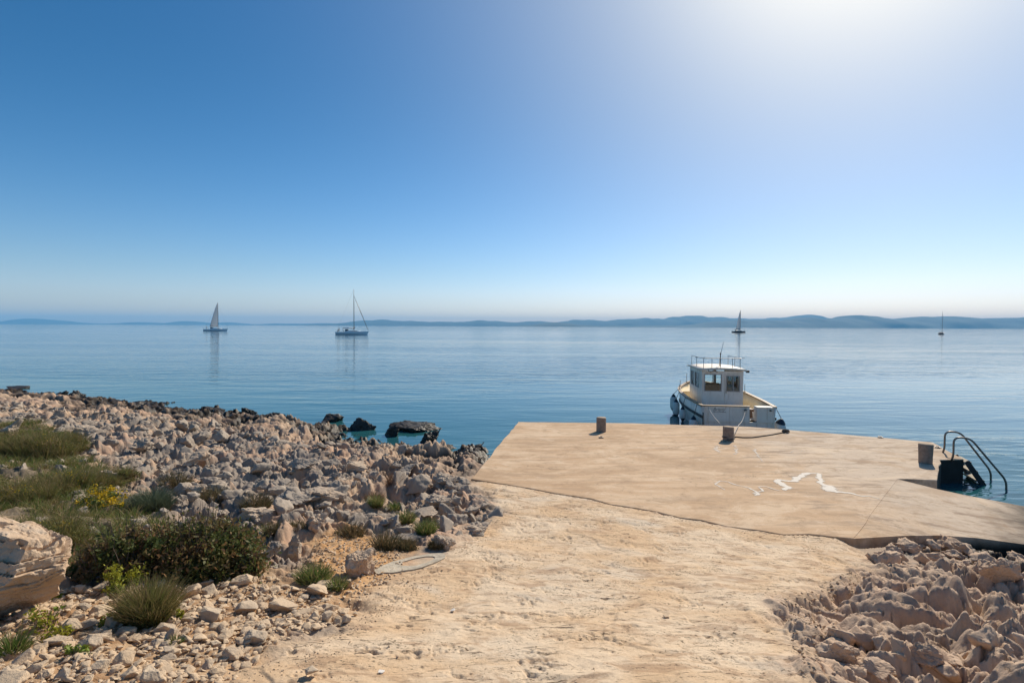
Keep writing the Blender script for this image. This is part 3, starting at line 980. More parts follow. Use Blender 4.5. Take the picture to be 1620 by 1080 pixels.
spill([ribbon([(1241, 775.5), (1247, 771), (1238, 765.5), (1230, 762), (1233, 758.5), (1246, 760.5), (1258, 761), (1262, 756), (1268, 751), (1280, 748.5), (1293, 748.5), (1297, 753), (1297, 760), (1301, 766), (1310, 769), (1312, 775), (1322, 777.5), (1340, 779), (1362, 784), (1376, 784), (1392, 789)],
                [.11, .19, .24, .21, .15, .10, .14, .22, .17, .10, .06, .17, .13, .15, .25, .24, .16, .085, .05, .04, .03])], "bold white squiggle of spilled paint on the jetty deck", 1.0)
spill([ribbon([(1148, 775), (1138, 770), (1131, 765), (1140, 761), (1152, 762), (1168, 768), (1185, 772), (1196, 778), (1198, 782), (1193, 783)], [.03, .04, .05, .04, .035, .04, .05, .08, .09, .06], .0043),
       ribbon([(1193, 781), (1206, 776.5), (1199, 770), (1210, 769), (1222, 773), (1234, 776)], [.06, .06, .045, .035, .04, .03], .0062)], "thin faint white paint trickle left of the bold squiggle", .72)
for (pts, w, lab) in [([(1136, 704), (1133, 710), (1139, 717)], [.14, .22, .14], "leftmost faint white splash below the middle bollard"), ([(1163, 704), (1166, 711), (1163, 719)], [.10, .18, .10], "faint white splash just right of the middle bollard's shadow"),
               ([(1194, 708), (1196, 715), (1200, 722), (1206, 729)], [.14, .12, .10, .06], "faint white trickle in the middle of the jetty deck"), ([(1248, 716), (1258, 713), (1268, 713)], [.08, .10, .08], "rightmost faint white splash on the jetty deck")]:
    spill([ribbon(pts, w)], lab, .40)

# small metal rings at the rim
for (px, py, lab) in [(1484, 708.5, "small dark mooring ring at the deck rim behind the right bollard"), (1393, 692.5, "small dark mooring ring halfway along the jetty's far rim"), (951, 692.5, "small dark iron stub set in the deck below the left bollard")]:
    c = on_z(px, py)
    e = empty("mooring_ring", c); tag(e, lab, "mooring ring")
    mb = MB(); mb.box((0, 0, .008), (.13, .07, .016), bevel=.004); mb.build("base_plate", M['rail'], e)
    mb = MB(); mb.tube([(.045 * math.cos(a), .01 + .05 * math.sin(a), .022 + .008 * math.sin(a)) for a in np.linspace(-1.5, 4.8, 18)], .011, 6); mb.build("ring", M['rail'], e, True)

# ------------------------------------------------------------------ swimming ladder at the right edge of the jetty
ed = (on_z(1475, 699) - R_CORNER); ed.z = 0; ed.normalize()
out = Vector((ed.y, -ed.x, 0))
lad = empty("swimming_ladder", R_CORNER + ed * .35)
tag(lad, "rusty steel swimming ladder with two tall bent handrails at the jetty's right end", "ladder")
inv = Matrix.Translation(-lad.location)
b1 = on_z(1494, 716); b2 = on_z(1508, 728)
d1 = at_y(1566, 744, (b1 + out * .9).y); d2 = at_y(1583, 754, (b2 + out * .9).y)
for bb, T, topz in ((b1, 1.0, .52), (b2, 1.0, .53)):
    te = .90 if bb is b1 else .96
    path = [bb + Vector((-.02, .03, -.03)), bb + Vector((0, 0, .12)), bb + Vector((0, 0, topz)), bb + out * .30 + Vector((0, 0, topz + .0)), bb + out * te + Vector((0, 0, -.36)), bb + out * te + Vector((0, 0, -1.3))]
    mb = MB(); mb.tube([inv @ Vector(p) for p in round_path(path, .13, 7)], .021, 10)
    mb.build("handrail", M['rail'], lad, True)
s0 = R_CORNER + ed * .02 + out * .06; s1_ = R_CORNER + ed * .66 + out * .06
for s in (s0, s1_):
    a = s + Vector((0, 0, -.05)); b_ = s + out * .62 + Vector((0, 0, -1.05))
    dv = (b_ - a); L = dv.length
    rot = Matrix((dv.normalized(), ed, dv.normalized().cross(ed))).transposed()
    mb = MB(); mb.box(inv @ ((a + b_) / 2), (L, .04, .11), rot, .006); mb.build("stringer", M['dark'], lad)
for k in range(5):
    t = .06 + k * .2
    a = s0.lerp(s1_, .5) + out * (.62 * t - .03) + Vector((0, 0, -.05 - 1.0 * t + .03))
    rot = Matrix((out, ed, Vector((0, 0, 1)))).transposed()
    mb = MB(); mb.box(inv @ a, (.20, .59, .035), rot, .006); mb.build("tread", M['cement'], lad)

# ------------------------------------------------------------------ motor boat (local frame: x starboard, y forward, z above the water)
BY = 17.45
_bc = at_y(1169, 640, BY)
boat = empty("motor_boat", (_bc.x, BY, SEA), -math.radians(7.5))
boat.scale = (.955, .955, .965)
tag(boat, "white cabin motor boat with brown gunwale moored stern to the jetty", "boat")
BL = 7.0


def hb(t):      # half beam at the gunwale
    return 1.22 + .13 * math.sin(min(t / .75, 1) * math.pi) - 1.26 * max(0, (t - .55) / .45) ** 2.2


def sheer(t): return .96 + .05 * t + .30 * max(0, t - .3) ** 1.6


def hull_rows():
    rows = []
    for k in range(25):
        t = k / 24; y = t * BL; b = max(hb(t), .03); s = sheer(t)
        fl = 1 - .35 * max(0, (t - .45) / .55)
        kz = -.38 + .45 * max(0, (t - .8) / .2) ** 2
        ys = y + (.25 * max(0, (t - .8) / .2))     # raked stem
        r = []
        for sgn in (-1, 1):
            side = [(0.0, kz), (.55 * b * fl, -.28 + (kz + .38)), (.88 * b * fl, -.02), (.93 * b * (fl + (1 - fl) * .4), .22), (.97 * b * (fl + (1 - fl) * .7), .55), (b, s)]
            if sgn < 0: r += [Vector((-x, y + (ys - y) * (z - kz) / (s - kz), z)) for x, z in side[::-1]]
            else: r += [Vector((x, y + (ys - y) * (z - kz) / (s - kz), z)) for x, z in side[1:]]
        rows.append(r)
    return rows


HR = hull_rows()
mb = MB(); mb.grid(HR)
hull = mb.build("hull", [M['white'], M['cream']], boat, True, sharp=35)
sol = hull.modifiers.new("thick", 'SOLIDIFY'); sol.thickness = .055; sol.offset = -1; sol.material_offset = 1
# transom with gate gap
mb = MB()
zt = .965
def trans(mb, x0, x1, zb, ztop, x0t=None, x1t=None, th=.06, y=0.0):
    x0t = x0 if x0t is None else x0t; x1t = x1 if x1t is None else x1t
    v = [mb.bm.verts.new(p) for p in [(x0, y - .02, zb), (x1, y - .02, zb), (x1t, y + .03, ztop), (x0t, y + .03, ztop), (x0, y + th, zb), (x1, y + th, zb), (x1t, y + th + .03, ztop), (x0t, y + th + .03, ztop)]]
    for f in [(0, 1, 2, 3), (5, 4, 7, 6), (4, 0, 3, 7), (1, 5, 6, 2), (3, 2, 6, 7), (4, 5, 1, 0)]: mb.bm.faces.new([v[i] for i in f])
trans(mb, -1.19, .36, .44, zt, -1.215, .36)
mb.build("transom", M['white'], boat)
mb = MB(); trans(mb, .60, 1.19, .44, zt - .03, .60, 1.17, th=.30)
mb.build("transom", M['white'], boat)
mb = MB(); trans(mb, -1.05, 1.17, -.25, .435, -1.185, 1.185, th=.065, y=-.004)
mb.build("stern_plate", M['white'], boat)
# gunwale caps
def gun(side):
    out_ = []
    for k in range(25):
        t = k / 24
        p = HR[k][0] if side < 0 else HR[k][-1]
        out_.append(p + Vector((0, 0, .012)))
    return out_
for sd in (-1, 1):
    g = gun(sd)
    rows = []
    for p in g:
        w = .05
        rows.append([p + Vector((sd * .03, 0, -.035)), p + Vector((sd * .035, 0, .014)), p + Vector((-sd * .085, 0, .014)), p + Vector((-sd * .085, 0, -.035))])
    for r in rows: r.append(r[0].copy())
    mb = MB(); mb.grid(rows); mb.build("gunwale", M['wood'], boat)
mb = MB(); mb.box((-.43, .05, zt + .012), (1.62, .13, .03), bevel=.006); mb.build("transom_cap", M['wood'], boat)
mb = MB(); mb.box((.89, .17, zt - .016), (.60, .34, .03), bevel=.006); mb.build("transom_cap", M['white'], boat)
# dark rubbing strake on both sides
for sd in (-1, 1):
    rows = []
    for k in range(0, 24):
        r = HR[k]; p = (r[1] if sd < 0 else r[-2]).lerp(r[0] if sd < 0 else r[-1], .05)
        rows.append([p + Vector((sd * .004, 0, -.045)), p + Vector((sd * .05, 0, -.035)), p + Vector((sd * .055, 0, .035)), p + Vector((sd * .012, 0, .05))])
    mb = MB(); mb.grid(rows); mb.build("rubbing_strake", M['dark'], boat)
# decks
rows = []
for k in range(1, 17):
    t = k / 24; b = hb(t) * .955 - .05; y = t * BL
    rows.append([(-b, y, .46), (0, y, .47), (b, y, .46)])
mb = MB(); mb.grid(rows); mb.build("cockpit_floor", M['white'], boat)
rows = []
for k in range(16, 24):
    t = k / 24; b = max(hb(t) - .07, .02); y = t * BL; s = sheer(t) - .14
    rows.append([(-b, y, s - .02), (-b * .5, y, s + .02), (0, y, s + .04), (b * .5, y, s + .02), (b, y, s - .02)])
mb = MB(); mb.grid(rows); mb.build("foredeck", M['cream'], boat, True)
mb = MB(); b16 = hb(16 / 24) - .07
mb.grid([[(-b16, 16 / 24 * BL - .02, .46), (b16, 16 / 24 * BL - .02, .46)], [(-b16, 16 / 24 * BL - .02, sheer(.667) - .16), (b16, 16 / 24 * BL - .02, sheer(.667) - .16)]])
mb.build("foredeck_step", M['cream'], boat)
# engine locker, bench, fish box
mb = MB(); mb.box((.46, 1.05, .62), (.55, .6, .31), bevel=.02); mb.build("engine_locker", M['brown'], boat)
mb = MB(); mb.box((1.0, 1.05, .60), (.22, .7, .27), bevel=.02); mb.build("side_locker", M['white'], boat)
mb = MB(); mb.box((.98, .62, .81), (.26, .10, .18), bevel=.015); mb.build("cleat_block", M['wood'], boat)

# gear lying on the port side deck
mb = MB()
for k in range(5): mb.tube([(-.98 + (.13 - .012 * k) * math.cos(a), 3.0 + (.17 - .012 * k) * math.sin(a), .50 + .025 * k) for a in np.linspace(0, 6.3, 16)], .014, 5)
mb.build("rope_coil", M['rope'], boat, True)
mb = MB(); mb.box((-1.0, 3.55, .56), (.16, .34, .18), bevel=.03); mb.build("tackle_box", M['brown'], boat)
mb = MB(); mb.lathe([(0, .46), (.10, .46), (.125, .70), (.118, .70), (.095, .475), (0, .475)], 14, (.72, .50, 0)); mb.build("bucket", M['white'], boat, True, sharp=40)

# cabin
CX0, CX1, CY0, CY1, CZ0, CZ1 = -.84, .66, 1.85, 4.15, .46, 2.03


def wall(name, O, U, Vv, us, vs, holes, mat, parent, th=.045):
    """panel in the U,V plane with rectangular openings (cell index pairs)"""
    mb = MB(); O = Vector(O); U = Vector(U); Vv = Vector(Vv)
    g = [[mb.bm.verts.new(O + U * u + Vv * v) for u in us] for v in vs]
    for j in range(len(vs) - 1):
        for i in range(len(us) - 1):
            if (i, j) in holes: continue
            mb.bm.faces.new((g[j][i], g[j][i + 1], g[j + 1][i + 1], g[j + 1][i]))
    o = mb.build(name, mat, parent)
    s = o.modifiers.new("thick", 'SOLIDIFY'); s.thickness = th; s.offset = 0
    return o


def window(O, U, Vv, u0, u1, v0, v1, parent, bars=(), fr=.028, mat=None):
    O = Vector(O); U = Vector(U); Vv = Vector(Vv); N = U.cross(Vv).normalized()
    rot = Matrix((U, Vv, N)).transposed()
    mb = MB()
    mb.box(O + U * (u0 + u1) / 2 + Vv * (v0 + fr / 2), (u1 - u0, fr, .062), rot)
    mb.box(O + U * (u0 + u1) / 2 + Vv * (v1 - fr / 2), (u1 - u0, fr, .062), rot)
    mb.box(O + U * (u0 + fr / 2) + Vv * (v0 + v1) / 2, (fr, v1 - v0 - 2 * fr, .058), rot)
    mb.box(O + U * (u1 - fr / 2) + Vv * (v0 + v1) / 2, (fr, v1 - v0 - 2 * fr, .058), rot)
    for b in bars: mb.box(O + U * b + Vv * (v0 + v1) / 2, (.03, v1 - v0 - 2 * fr, .054), rot)
    w = mb.build("window", mat or M['wframe'], parent)
    mb = MB(); mb.box(O + U * (u0 + u1) / 2 + Vv * (v0 + v1) / 2, (u1 - u0 - fr, v1 - v0 - fr, .008), rot)
    mb.build("pane", M['glass'], w)
    return w


M['wframe'] = simple("grey_window_frame", (.33, .31, .30), .5, .1, var=.1)
H = CZ1 - CZ0
X_, Y_, Z_ = Vector((1, 0, 0)), Vector((0, 1, 0)), Vector((0, 0, 1))
W = CX1 - CX0
# aft wall: sliding window on port side, door with window on starboard side
cab = wall("cabin", (CX0, CY0, CZ0), X_, Z_, [0, .08, .72, .82, 1.42, W], [0, .80, 1.45, H], {(1, 1), (3, 0), (3, 1)}, M['white'], boat)
window((CX0, CY0, CZ0), X_, Z_, .08, .72, .80, 1.45, boat)
door = wall("door", (CX0 + .825, CY0 - .012, CZ0), X_, Z_, [0, .045, .555, .59], [.02, .80, 1.40, 1.44], {(1, 1)}, M['white'], boat, .035)
wd = window((CX0 + .825, CY0 - .012, CZ0), X_, Z_, .045, .555, .80, 1.40, door, bars=(.31,))
mb = MB(); mb.box((CX0 + .88, CY0 - .045, CZ0 + .80), (.03, .03, .12), bevel=.005); mb.build("handle", M['metal'], door)
# sides (slightly raked front)
L_ = CY1 - CY0
for x in (CX0 + .024, CX1 - .024):
    wall("cabin_side", (x, CY0 + .024, CZ0), Y_, Z_, [0, .50, 1.25, 1.40, 2.0, L_ - .03], [0, .86, 1.44, H], {(1, 1), (3, 1)}, M['white'], boat)
    window((x, CY0 + .024, CZ0), Y_, Z_, .50, 1.25, .86, 1.44, boat)
    window((x, CY0 + .024, CZ0), Y_, Z_, 1.40, 2.0, .86, 1.44, boat)
wall("cabin_front", (CX0 + .05, CY1, CZ0), X_, Z_, [0, .04, .45, .50, .94, .99, 1.38, W - .1], [0, .84, 1.48, H], {(1, 1), (3, 1), (5, 1)}, M['white'], boat)
for a, b_ in ((.04, .45), (.50, .94), (.99, 1.38)): window((CX0 + .05, CY1, CZ0), X_, Z_, a, b_, .84, 1.48, boat)
# helm console, wheel and seat inside
mb = MB(); mb.box((-.32, CY1 - .35, CZ0 + .41), (.75, .5, .80), bevel=.03); mb.build("console", M['brown'], boat)
mb = MB(); mb.box((-.22, CY0 + 1.0, CZ0 + .66), (.52, .14, .72), bevel=.03); mb.box((-.22, CY0 + 1.2, CZ0 + .45), (.5, .42, .1), bevel=.02); mb.build("helm_seat", M['wood'], boat)
# roof
rows = []
for i in range(9):
    u = -1 + 2 * i / 8
    rows.append([((CX0 + CX1) / 2 + u * (W / 2 + .09), y, CZ1 + .012 + .055 * (1 - u * u) + dz) for y, dz in ((CY0 - .16, -.01), (CY0 + .3, .01), (CY1 - .2, .01), (CY1 + .14, -.02))])
mb = MB(); mb.grid(rows)
M['roof'] = simple('cream_roof_paint', (.76, .66, .54), .5, var=.06, scale=3)
roof = mb.build("roof", M['roof'], boat, True, sharp=40)
s = roof.modifiers.new("thick", 'SOLIDIFY'); s.thickness = .055; s.offset = 1
# roof rail
zr0 = CZ1 + .06; zr1 = CZ1 + .47
xa, xb, ya, yb = CX0 + .02, CX1 - .02, CY0 + .10, CY1 - .25
rail = MB()
rail.tube(round_path([(xa, yb, zr1), (xa, ya, zr1), (xb, ya, zr1), (xb, yb, zr1)], .12), .014, 8)
rail.tube([(xa - .16, ya + .5, zr1 + .002), (xa + .05, ya + .5, zr1 + .002)], .012, 6)
rail.tube([(xb + .05, ya + .2, zr1 + .002), (xb + .16, ya + .2, zr1 + .002)], .012, 6)
rl = rail.build("roof_rail", M['metal'], boat, True)
for (x, y) in [(xa, yb), (xa, (ya + yb) / 2), (xa + .06, ya + .03), (xa + .36, ya), ((xa + xb) / 2 - .05, ya), ((xa + xb) / 2 + .38, ya), (xb - .06, ya + .03), (xb, (ya + yb) / 2), (xb, yb)]:
    mb = MB(); mb.tube([(x, y, zr0 - .02), (x, y, zr1)], .011, 6); mb.build("post", M['metal'], rl, True)
mb = MB(); mb.tube([(-.05, CY0 + .5, zr0), (-.05, CY0 + .5, CZ1 + .60)], .016, 6); mb.tube([(-.05, CY0 + .5, CZ1 + .6), (-.05, CY0 + .5, CZ1 + .66)], .03, 8); mb.build("light_mast", M['rail'], boat, True)
mb = MB(); mb.tube([(-.0, CY0 + .9, zr0), (.04, CY0 + .9, CZ1 + .55), (.16, CY0 + .85, CZ1 + 1.12)], [.014, .011, .006], 6); mb.build("antenna", M['metal'], boat, True)
mb = MB(); mb.box((CX1 + .14, CY0 - .05, CZ1 + .0), (.12, .10, .09), bevel=.02); mb.tube([(CX1 + .05, CY0 - .05, CZ1 + .02), (CX1 + .14, CY0 - .05, CZ1 + .02)], .015, 6); mb.build("deck_light", M['dark'], boat)
mb = MB(); mb.tube(round_path([(CX0 + .18, CY0 - .19, CZ1 + .05), (CX0 + .22, CY0 - .2, CZ1 - .02), (CX0 + .4, CY0 - .2, CZ1 + .03), (CX0 + .52, CY0 - .19, CZ1 - .03)], .04), .014, 6); mb.build("rolled_strap", M['dark'], boat, True)
# bow rail posts, cleats
for (t, sd, hgt) in [(.62, -1, .22), (.74, -1, .30), (.88, -1, .42), (.55, 1, .34), (.88, 1, .42)]:
    k = int(t * 24); p = HR[k][0] if sd < 0 else HR[k][-1]
    mb = MB(); mb.tube([p + Vector((-sd * .03, 0, .02)), p + Vector((-sd * .03, 0, hgt))], .012, 6); mb.box(p + Vector((-sd * .03, 0, .035)), (.06, .12, .03), bevel=.008)
    mb.build("stanchion", M['rail'], boat)
for (x, w) in [(.20, .10), (1.02, .09)]:
    mb = MB(); mb.box((x, -.04, .86), (.04, .05, .05), bevel=.006); mb.box((x, -.075, .86), (w, .03, .03), bevel=.008); mb.build("cleat", M['dark'], boat)
# rudder post / dark exhaust stripe at port corner
mb = MB(); mb.box((-1.195, -.03, .52), (.03, .05, .44), bevel=.006); mb.build("corner_strip", M['dark'], boat)
# boat name
def text(body, size, loc, shear, parent, mat, name, rx=math.pi / 2):
    cu = bpy.data.curves.new(name, 'FONT'); cu.body = body; cu.size = size; cu.shear = shear; cu.extrude = .0015; cu.align_x = 'CENTER'
    tmp = bpy.data.objects.new("tmp", cu); COL.objects.link(tmp)
    me = bpy.data.meshes.new_from_object(tmp.evaluated_get(bpy.context.evaluated_depsgraph_get()))
    bpy.data.objects.remove(tmp)
    o = link(name, me, mat, parent); o.location = loc; o.rotation_euler = (rx, 0, 0)
    return o
text("Briany", .155, (-.66, -.0205 + .036, .80), .35, boat, M['letter'], "name_lettering", math.pi / 2 - .095)
mb = MB(); mb.grid([[(-.86 + .44 * k / 12, .006, .755 + .012 * math.sin(k / 12 * 3.14)), (-.86 + .44 * k / 12, .006, .765 + .012 * math.sin(k / 12 * 3.14))] for k in range(13)])
un = mb.build("name_underline", M['letter'], boat); un.location = (.0, -.008, 0)

BM = boat.matrix_basis


def bw(p): return BM @ Vector(p)


bpy.context.view_layer.update()
BM = boat.matrix_world.copy()


def fender(loc, L, r, lab, cat="fender", tilt=0.0, group="fenders hung from the motor boat", round_=False, line=None):
    e = empty("fender", loc); e.rotation_euler = (tilt, tilt * .5, 0)
    tag(e, lab, cat, group)
    if round_:
        prof = [(0, -L / 2)] + [(r * math.cos(a), L / 2 * math.sin(a)) for a in np.linspace(-1.35, 1.2, 12)] + [(r * .25, L / 2)]
    else:
        prof = [(0, -L / 2), (r * .45, -L / 2 + .01), (r * .85, -L / 2 + .05), (r, -L / 2 + .11), (r, L / 2 - .11), (r * .85, L / 2 - .05), (r * .5, L / 2)]
    mb = MB(); mb.lathe(prof, 16); mb.build("body", M['fender'], e, True)
    mb = MB(); mb.lathe([(r * .80, L / 2 - .062), (r * .55, L / 2 + .02), (r * .3, L / 2 + .07), (r * .12, L / 2 + .10), (0, L / 2 + .10)], 12); mb.build("top_cap", M['navy'], e, True)
    if not round_:
        mb = MB(); mb.lathe([(0, -L / 2 - .08), (r * .2, -L / 2 - .08), (r * .5, -L / 2 - .02), (r * .82, -L / 2 + .045)], 12); mb.build("bottom_cap", M['navy'], e, True)
    if line:
        mb = MB(); mb.tube([(0, 0, L / 2 + .08), Matrix.Rotation(-tilt, 3, 'X') @ (Vector(line) - Vector(loc))], .01, 6); mb.build("lanyard", M['rope'], e, True)


def hang(k, sd, dz, outx, L, r, lab, **kw):
    p = HR[k][0] if sd < 0 else HR[k][-1]
    fender(bw(p + Vector((sd * outx, 0, dz))), L, r, lab, line=bw(p), **kw)


hang(15, -1, -.60, .20, .56, .135, "white cylinder fender hanging farthest forward off the boat's port bow")
hang(13, -1, -.72, .13, .56, .135, "white cylinder fender hanging second from the boat's bow on the port side")
hang(8, -1, -.68, .10, .40, .12, "pale fender hanging at the middle of the boat's port side below the strake", )
hang(2, -1, -.80, .12, .48, .15, "squat white fender hanging nearest the stern on the boat's port side")
p = HR[2][-1]
fender(bw((1.44, .30, .24)), .42, .20, "fat round white ball fender with dark cap hanging at the boat's starboard stern", tilt=.25, round_=True, line=bw(p))
# mooring line from the port stern to the jetty face
mb = MB()
a = bw((-1.02, -.03, .90)); b_ = on_z(1140, 671, .0) + Vector((0, 0, .012))
mb.tube([a.lerp(b_, k / 10) - Vector((0, 0, .05 * math.sin(k / 10 * math.pi))) for k in range(11)], .011, 6)
tag(mb.build("mooring_line", M['paler'], smooth=True), "thin pale line slanting across the boat's transom to the jetty rim", "rope")
mb = MB()
a = BPOS[1][0] + Vector((BPOS[1][1] + .01, .02, .17)); b_ = on_z(1170, 672.4) + Vector((0, .03, .02)); c_ = bw((.20, -.09, .86))
mb.tube([a.lerp(b_, k / 6) for k in range(7)] + [b_.lerp(c_, k / 6) - Vector((0, 0, .10 * math.sin(k / 6 * math.pi))) for k in range(1, 7)], .010, 6)
tag(mb.build("mooring_line", M['paler'], smooth=True), "thin pale line from the middle bollard over the rim to the boat's stern cleat", "rope")

# ------------------------------------------------------------------ people on the yachts
def person(loc, rz, lab, mat, seated=True, parent=None):
    me = bpy.data.meshes.new("person")
    if seated:
        J = [((0, 0, .45), .13), ((0, -.02, .72), .15), ((0, 0, .95), .14), ((0, 0, 1.08), .055), ((0, .02, 1.20), .10), ((0, .02, 1.30), .085),
             ((-.20, 0, .92), .06), ((-.25, .12, .70), .045), ((-.18, .30, .62), .035), ((.20, 0, .92), .06), ((.25, .12, .70), .045), ((.18, .30, .62), .035),
             ((-.10, .05, .43), .095), ((-.12, .42, .45), .07), ((-.12, .45, .05), .05), ((.10, .05, .43), .095), ((.12, .42, .45), .07), ((.12, .45, .05), .05)]
    else:
        J = [((0, 0, .92), .13), ((0, -.01, 1.15), .14), ((0, 0, 1.38), .14), ((0, 0, 1.50), .055), ((0, .02, 1.62), .10), ((0, .02, 1.72), .085),
             ((-.20, 0, 1.36), .06), ((-.26, .03, 1.08), .045), ((-.22, .16, .86), .035), ((.20, 0, 1.36), .06), ((.26, .03, 1.08), .045), ((.22, .16, .86), .035),
             ((-.10, 0, .88), .095), ((-.12, .02, .48), .07), ((-.12, 0, .06), .05), ((.10, 0, .88), .095), ((.12, .03, .48), .07), ((.12, .03, .06), .05)]
    E = [(0, 1), (1, 2), (2, 3), (3, 4), (4, 5), (2, 6), (6, 7), (7, 8), (2, 9), (9, 10), (10, 11), (0, 12), (12, 13), (13, 14), (0, 15), (15, 16), (16, 17)]
    me.from_pydata([j[0] for j in J], E, [])
    o = bpy.data.objects.new("person", me); COL.objects.link(o)
    md = o.modifiers.new("skin", 'SKIN')
    for v, j in zip(me.skin_vertices[0].data, J): v.radius = (j[1], j[1])
    me.skin_vertices[0].data[0].use_root = True
    sb = o.modifiers.new("sub", 'SUBSURF'); sb.levels = 1; sb.render_levels = 1
    me2 = bpy.data.meshes.new_from_object(o.evaluated_get(bpy.context.evaluated_depsgraph_get()))
    bpy.data.objects.remove(o)
    me2.materials.clear(); 
    for p in me2.polygons: p.use_smooth = True
    q = link("person", me2, mat); q.location = loc; q.rotation_euler = (0, 0, rz)
    tag(q, lab, "person")
    return q


# ------------------------------------------------------------------ sailing yachts
def yacht(px, py_w, hull_px, mast_top_px, mast_px, lab, heading, dark=False, sail=None, genoa=False, length=None, mast_h=None):
    w = on_z(px, py_w, SEA)
    Y = w.y
    e = empty("sailing_yacht", (w.x, Y, SEA), heading)     # local +x is the bow
    tag(e, lab, "sailing yacht", "sailing yachts on the bay")
    L = length or hull_px * Y / F
    sc = L / 12.0
    hm = M['hulldark'] if dark else M['hullwhite']
    def b(t): return (1.75 * (1 - max(0, (t - .35) / .65) ** 2.1) * (.78 + .22 * min(1, t / .35))) * sc
    rows = []
    for k in range(17):
        t = k / 16; x = (-.5 + t) * L * .95; s = (1.0 + .28 * t * t) * sc; bb = max(b(t), .02)
        rk = .045 * L * max(0, (t - .8) / .2)
        side = [(0, -.30 * sc), (.6 * bb, -.2 * sc), (.85 * bb, .1 * sc), (bb * .96, .5 * sc), (bb, s)]
        r = [Vector((x + rk * max(0, z) / s, -yy, z)) for yy, z in side[::-1]] + [Vector((x + rk * max(0, z) / s, yy, z)) for yy, z in side[1:]]
        rows.append(r)
    mb = MB(); mb.grid(rows); mb.bm.verts.ensure_lookup_table()
    mb.face(rows[0]); hull_ = mb.build("hull", hm, e, True, sharp=40)
    mb = MB(); mb.grid([[r[0] - Vector((0, 0, .03 * sc)), r[-1] - Vector((0, 0, .03 * sc))] for r in rows]); mb.build("deck", M['hullwhite'], e)
    mb = MB()
    rr2 = []
    for t, hh in ((.30, .02), (.33, .42), (.55, .50), (.72, .28), (.78, .02)):
        x = (-.5 + t) * L * .95; wv = b(t) * .58; zz = (1.0 + .28 * t * t) * sc
        rr2.append([Vector((x, -wv * 1.1, zz - .05 * sc)), Vector((x, -wv, zz + hh * sc)), Vector((x, wv, zz + hh * sc)), Vector((x, wv * 1.1, zz - .05 * sc))])
    mb.grid(rr2); mb.build("coachroof", M['hullwhite'] if not dark else M['hulldark'], e)
    mb = MB(); mb.box((.02 * L, 0, 1.35 * sc), (.32 * L, b(.5) * 1.205, .11 * sc)); mb.build("cabin_windows", M['dark'], e)
    mx = (mast_px - px) * Y / F / math.cos(heading)
    mh = mast_h or (py_w - mast_top_px) * Y / F
    mb = MB(); mb.tube([(mx, 0, .9 * sc), (mx, 0, mh * .6), (mx - .02 * sc, 0, mh)], [.11 * sc, .10 * sc, .06 * sc], 8); mast = mb.build("mast", M['mast'], e, True)
    for z, wd_ in ((mh * .38, 1.0), (mh * .66, .7)):
        mb = MB(); mb.tube([(mx, -wd_ * sc, z), (mx, wd_ * sc, z)], .03 * sc, 6); mb.build("spreader", M['mast'], mast)
    bl = .36 * L
    mb = MB(); mb.tube([(mx, 0, 2.15 * sc), (mx - bl, 0, 2.3 * sc)], .07 * sc, 6); boom = mb.build("boom", M['mast'], e, True)
    bow = Vector((.5 * L * .95 + .04 * L, 0, 1.3 * sc))
    top = Vector((mx, 0, mh * (.86 if genoa else .97)))
    mb = MB()
    mb.tube([top, bow], .012 * sc, 5); mb.tube([(mx, 0, mh), (-.47 * L, 0, 1.1 * sc)], .012 * sc, 5)
    for sgn in (-1, 1):
        mb.tube([(mx, 0, mh * .97), (mx, sgn * .7 * sc, mh * .66), (mx, sgn * 1.0 * sc, mh * .38), (mx - .1, sgn * b(.55) * .95, 1.1 * sc)], .010 * sc, 5)
    mb.build("rigging", M['dark'], e)
    if genoa:       # furled headsail round the forestay
        mb = MB(); mb.tube([top, top.lerp(bow, .5), top.lerp(bow, .97)], [.05 * sc, .11 * sc, .07 * sc], 8); mb.build("furled_headsail", M['mast'], e, True)
        mb = MB(); mb.tube([(mx - .1, 0, 2.4 * sc), (mx - bl * .5, 0, 2.52 * sc), (mx - bl * .97, 0, 2.4 * sc)], [.16 * sc, .17 * sc, .08 * sc], 8); mb.build("stowed_mainsail", M['hullwhite'], e, True)
        mb = MB(); mb.tube([(mx + .05, -.1, 2.2 * sc), (mx + .05, -.1, 3.3 * sc)], [.20 * sc, .15 * sc], 8); mb.build("mast_winch_bag", M['dark'], e, True)
    if sail:
        rws = []
        for j in range(13):
            v = j / 12; z = 2.35 * sc + (mh * .985 - 2.35 * sc) * v
            chord = bl * .97 * (1 - v) ** .85 + .10 * sc
            rws.append([Vector((mx - .12 * sc - chord * u, sail * .55 * sc * math.sin(u * math.pi) * (1 - v) + sail * .5 * sc * u * (1 - v), z - .0 * u)) for u in np.linspace(0, 1, 9)])
        mb = MB(); mb.grid(rws); sl = mb.build("mainsail", M['sail'], e, True)
        s = sl.modifiers.new("thick", 'SOLIDIFY'); s.thickness = .012
    # pulpit, pushpit and sprayhood
    zs = 1.0 * sc
    mb = MB(); mb.tube(round_path([(-.47 * L, -b(0) * .9, zs), (-.47 * L, -b(0) * .9, zs + .75 * sc), (-.475 * L, b(0) * .9, zs + .75 * sc), (-.47 * L, b(0) * .9, zs)], .1), .02 * sc, 6); mb.build("pushpit", M['metal'], e)
    mb = MB(); mb.tube(round_path([(.36 * L, -b(.86) * .9, 1.2 * sc), (.37 * L, -b(.86) * .9, 1.9 * sc), (.50 * L, 0, 2.0 * sc), (.37 * L, b(.86) * .9, 1.9 * sc), (.36 * L, b(.86) * .9, 1.2 * sc)], .2), .02 * sc, 6); mb.build("pulpit", M['metal'], e)
    mb = MB()
    pr = []
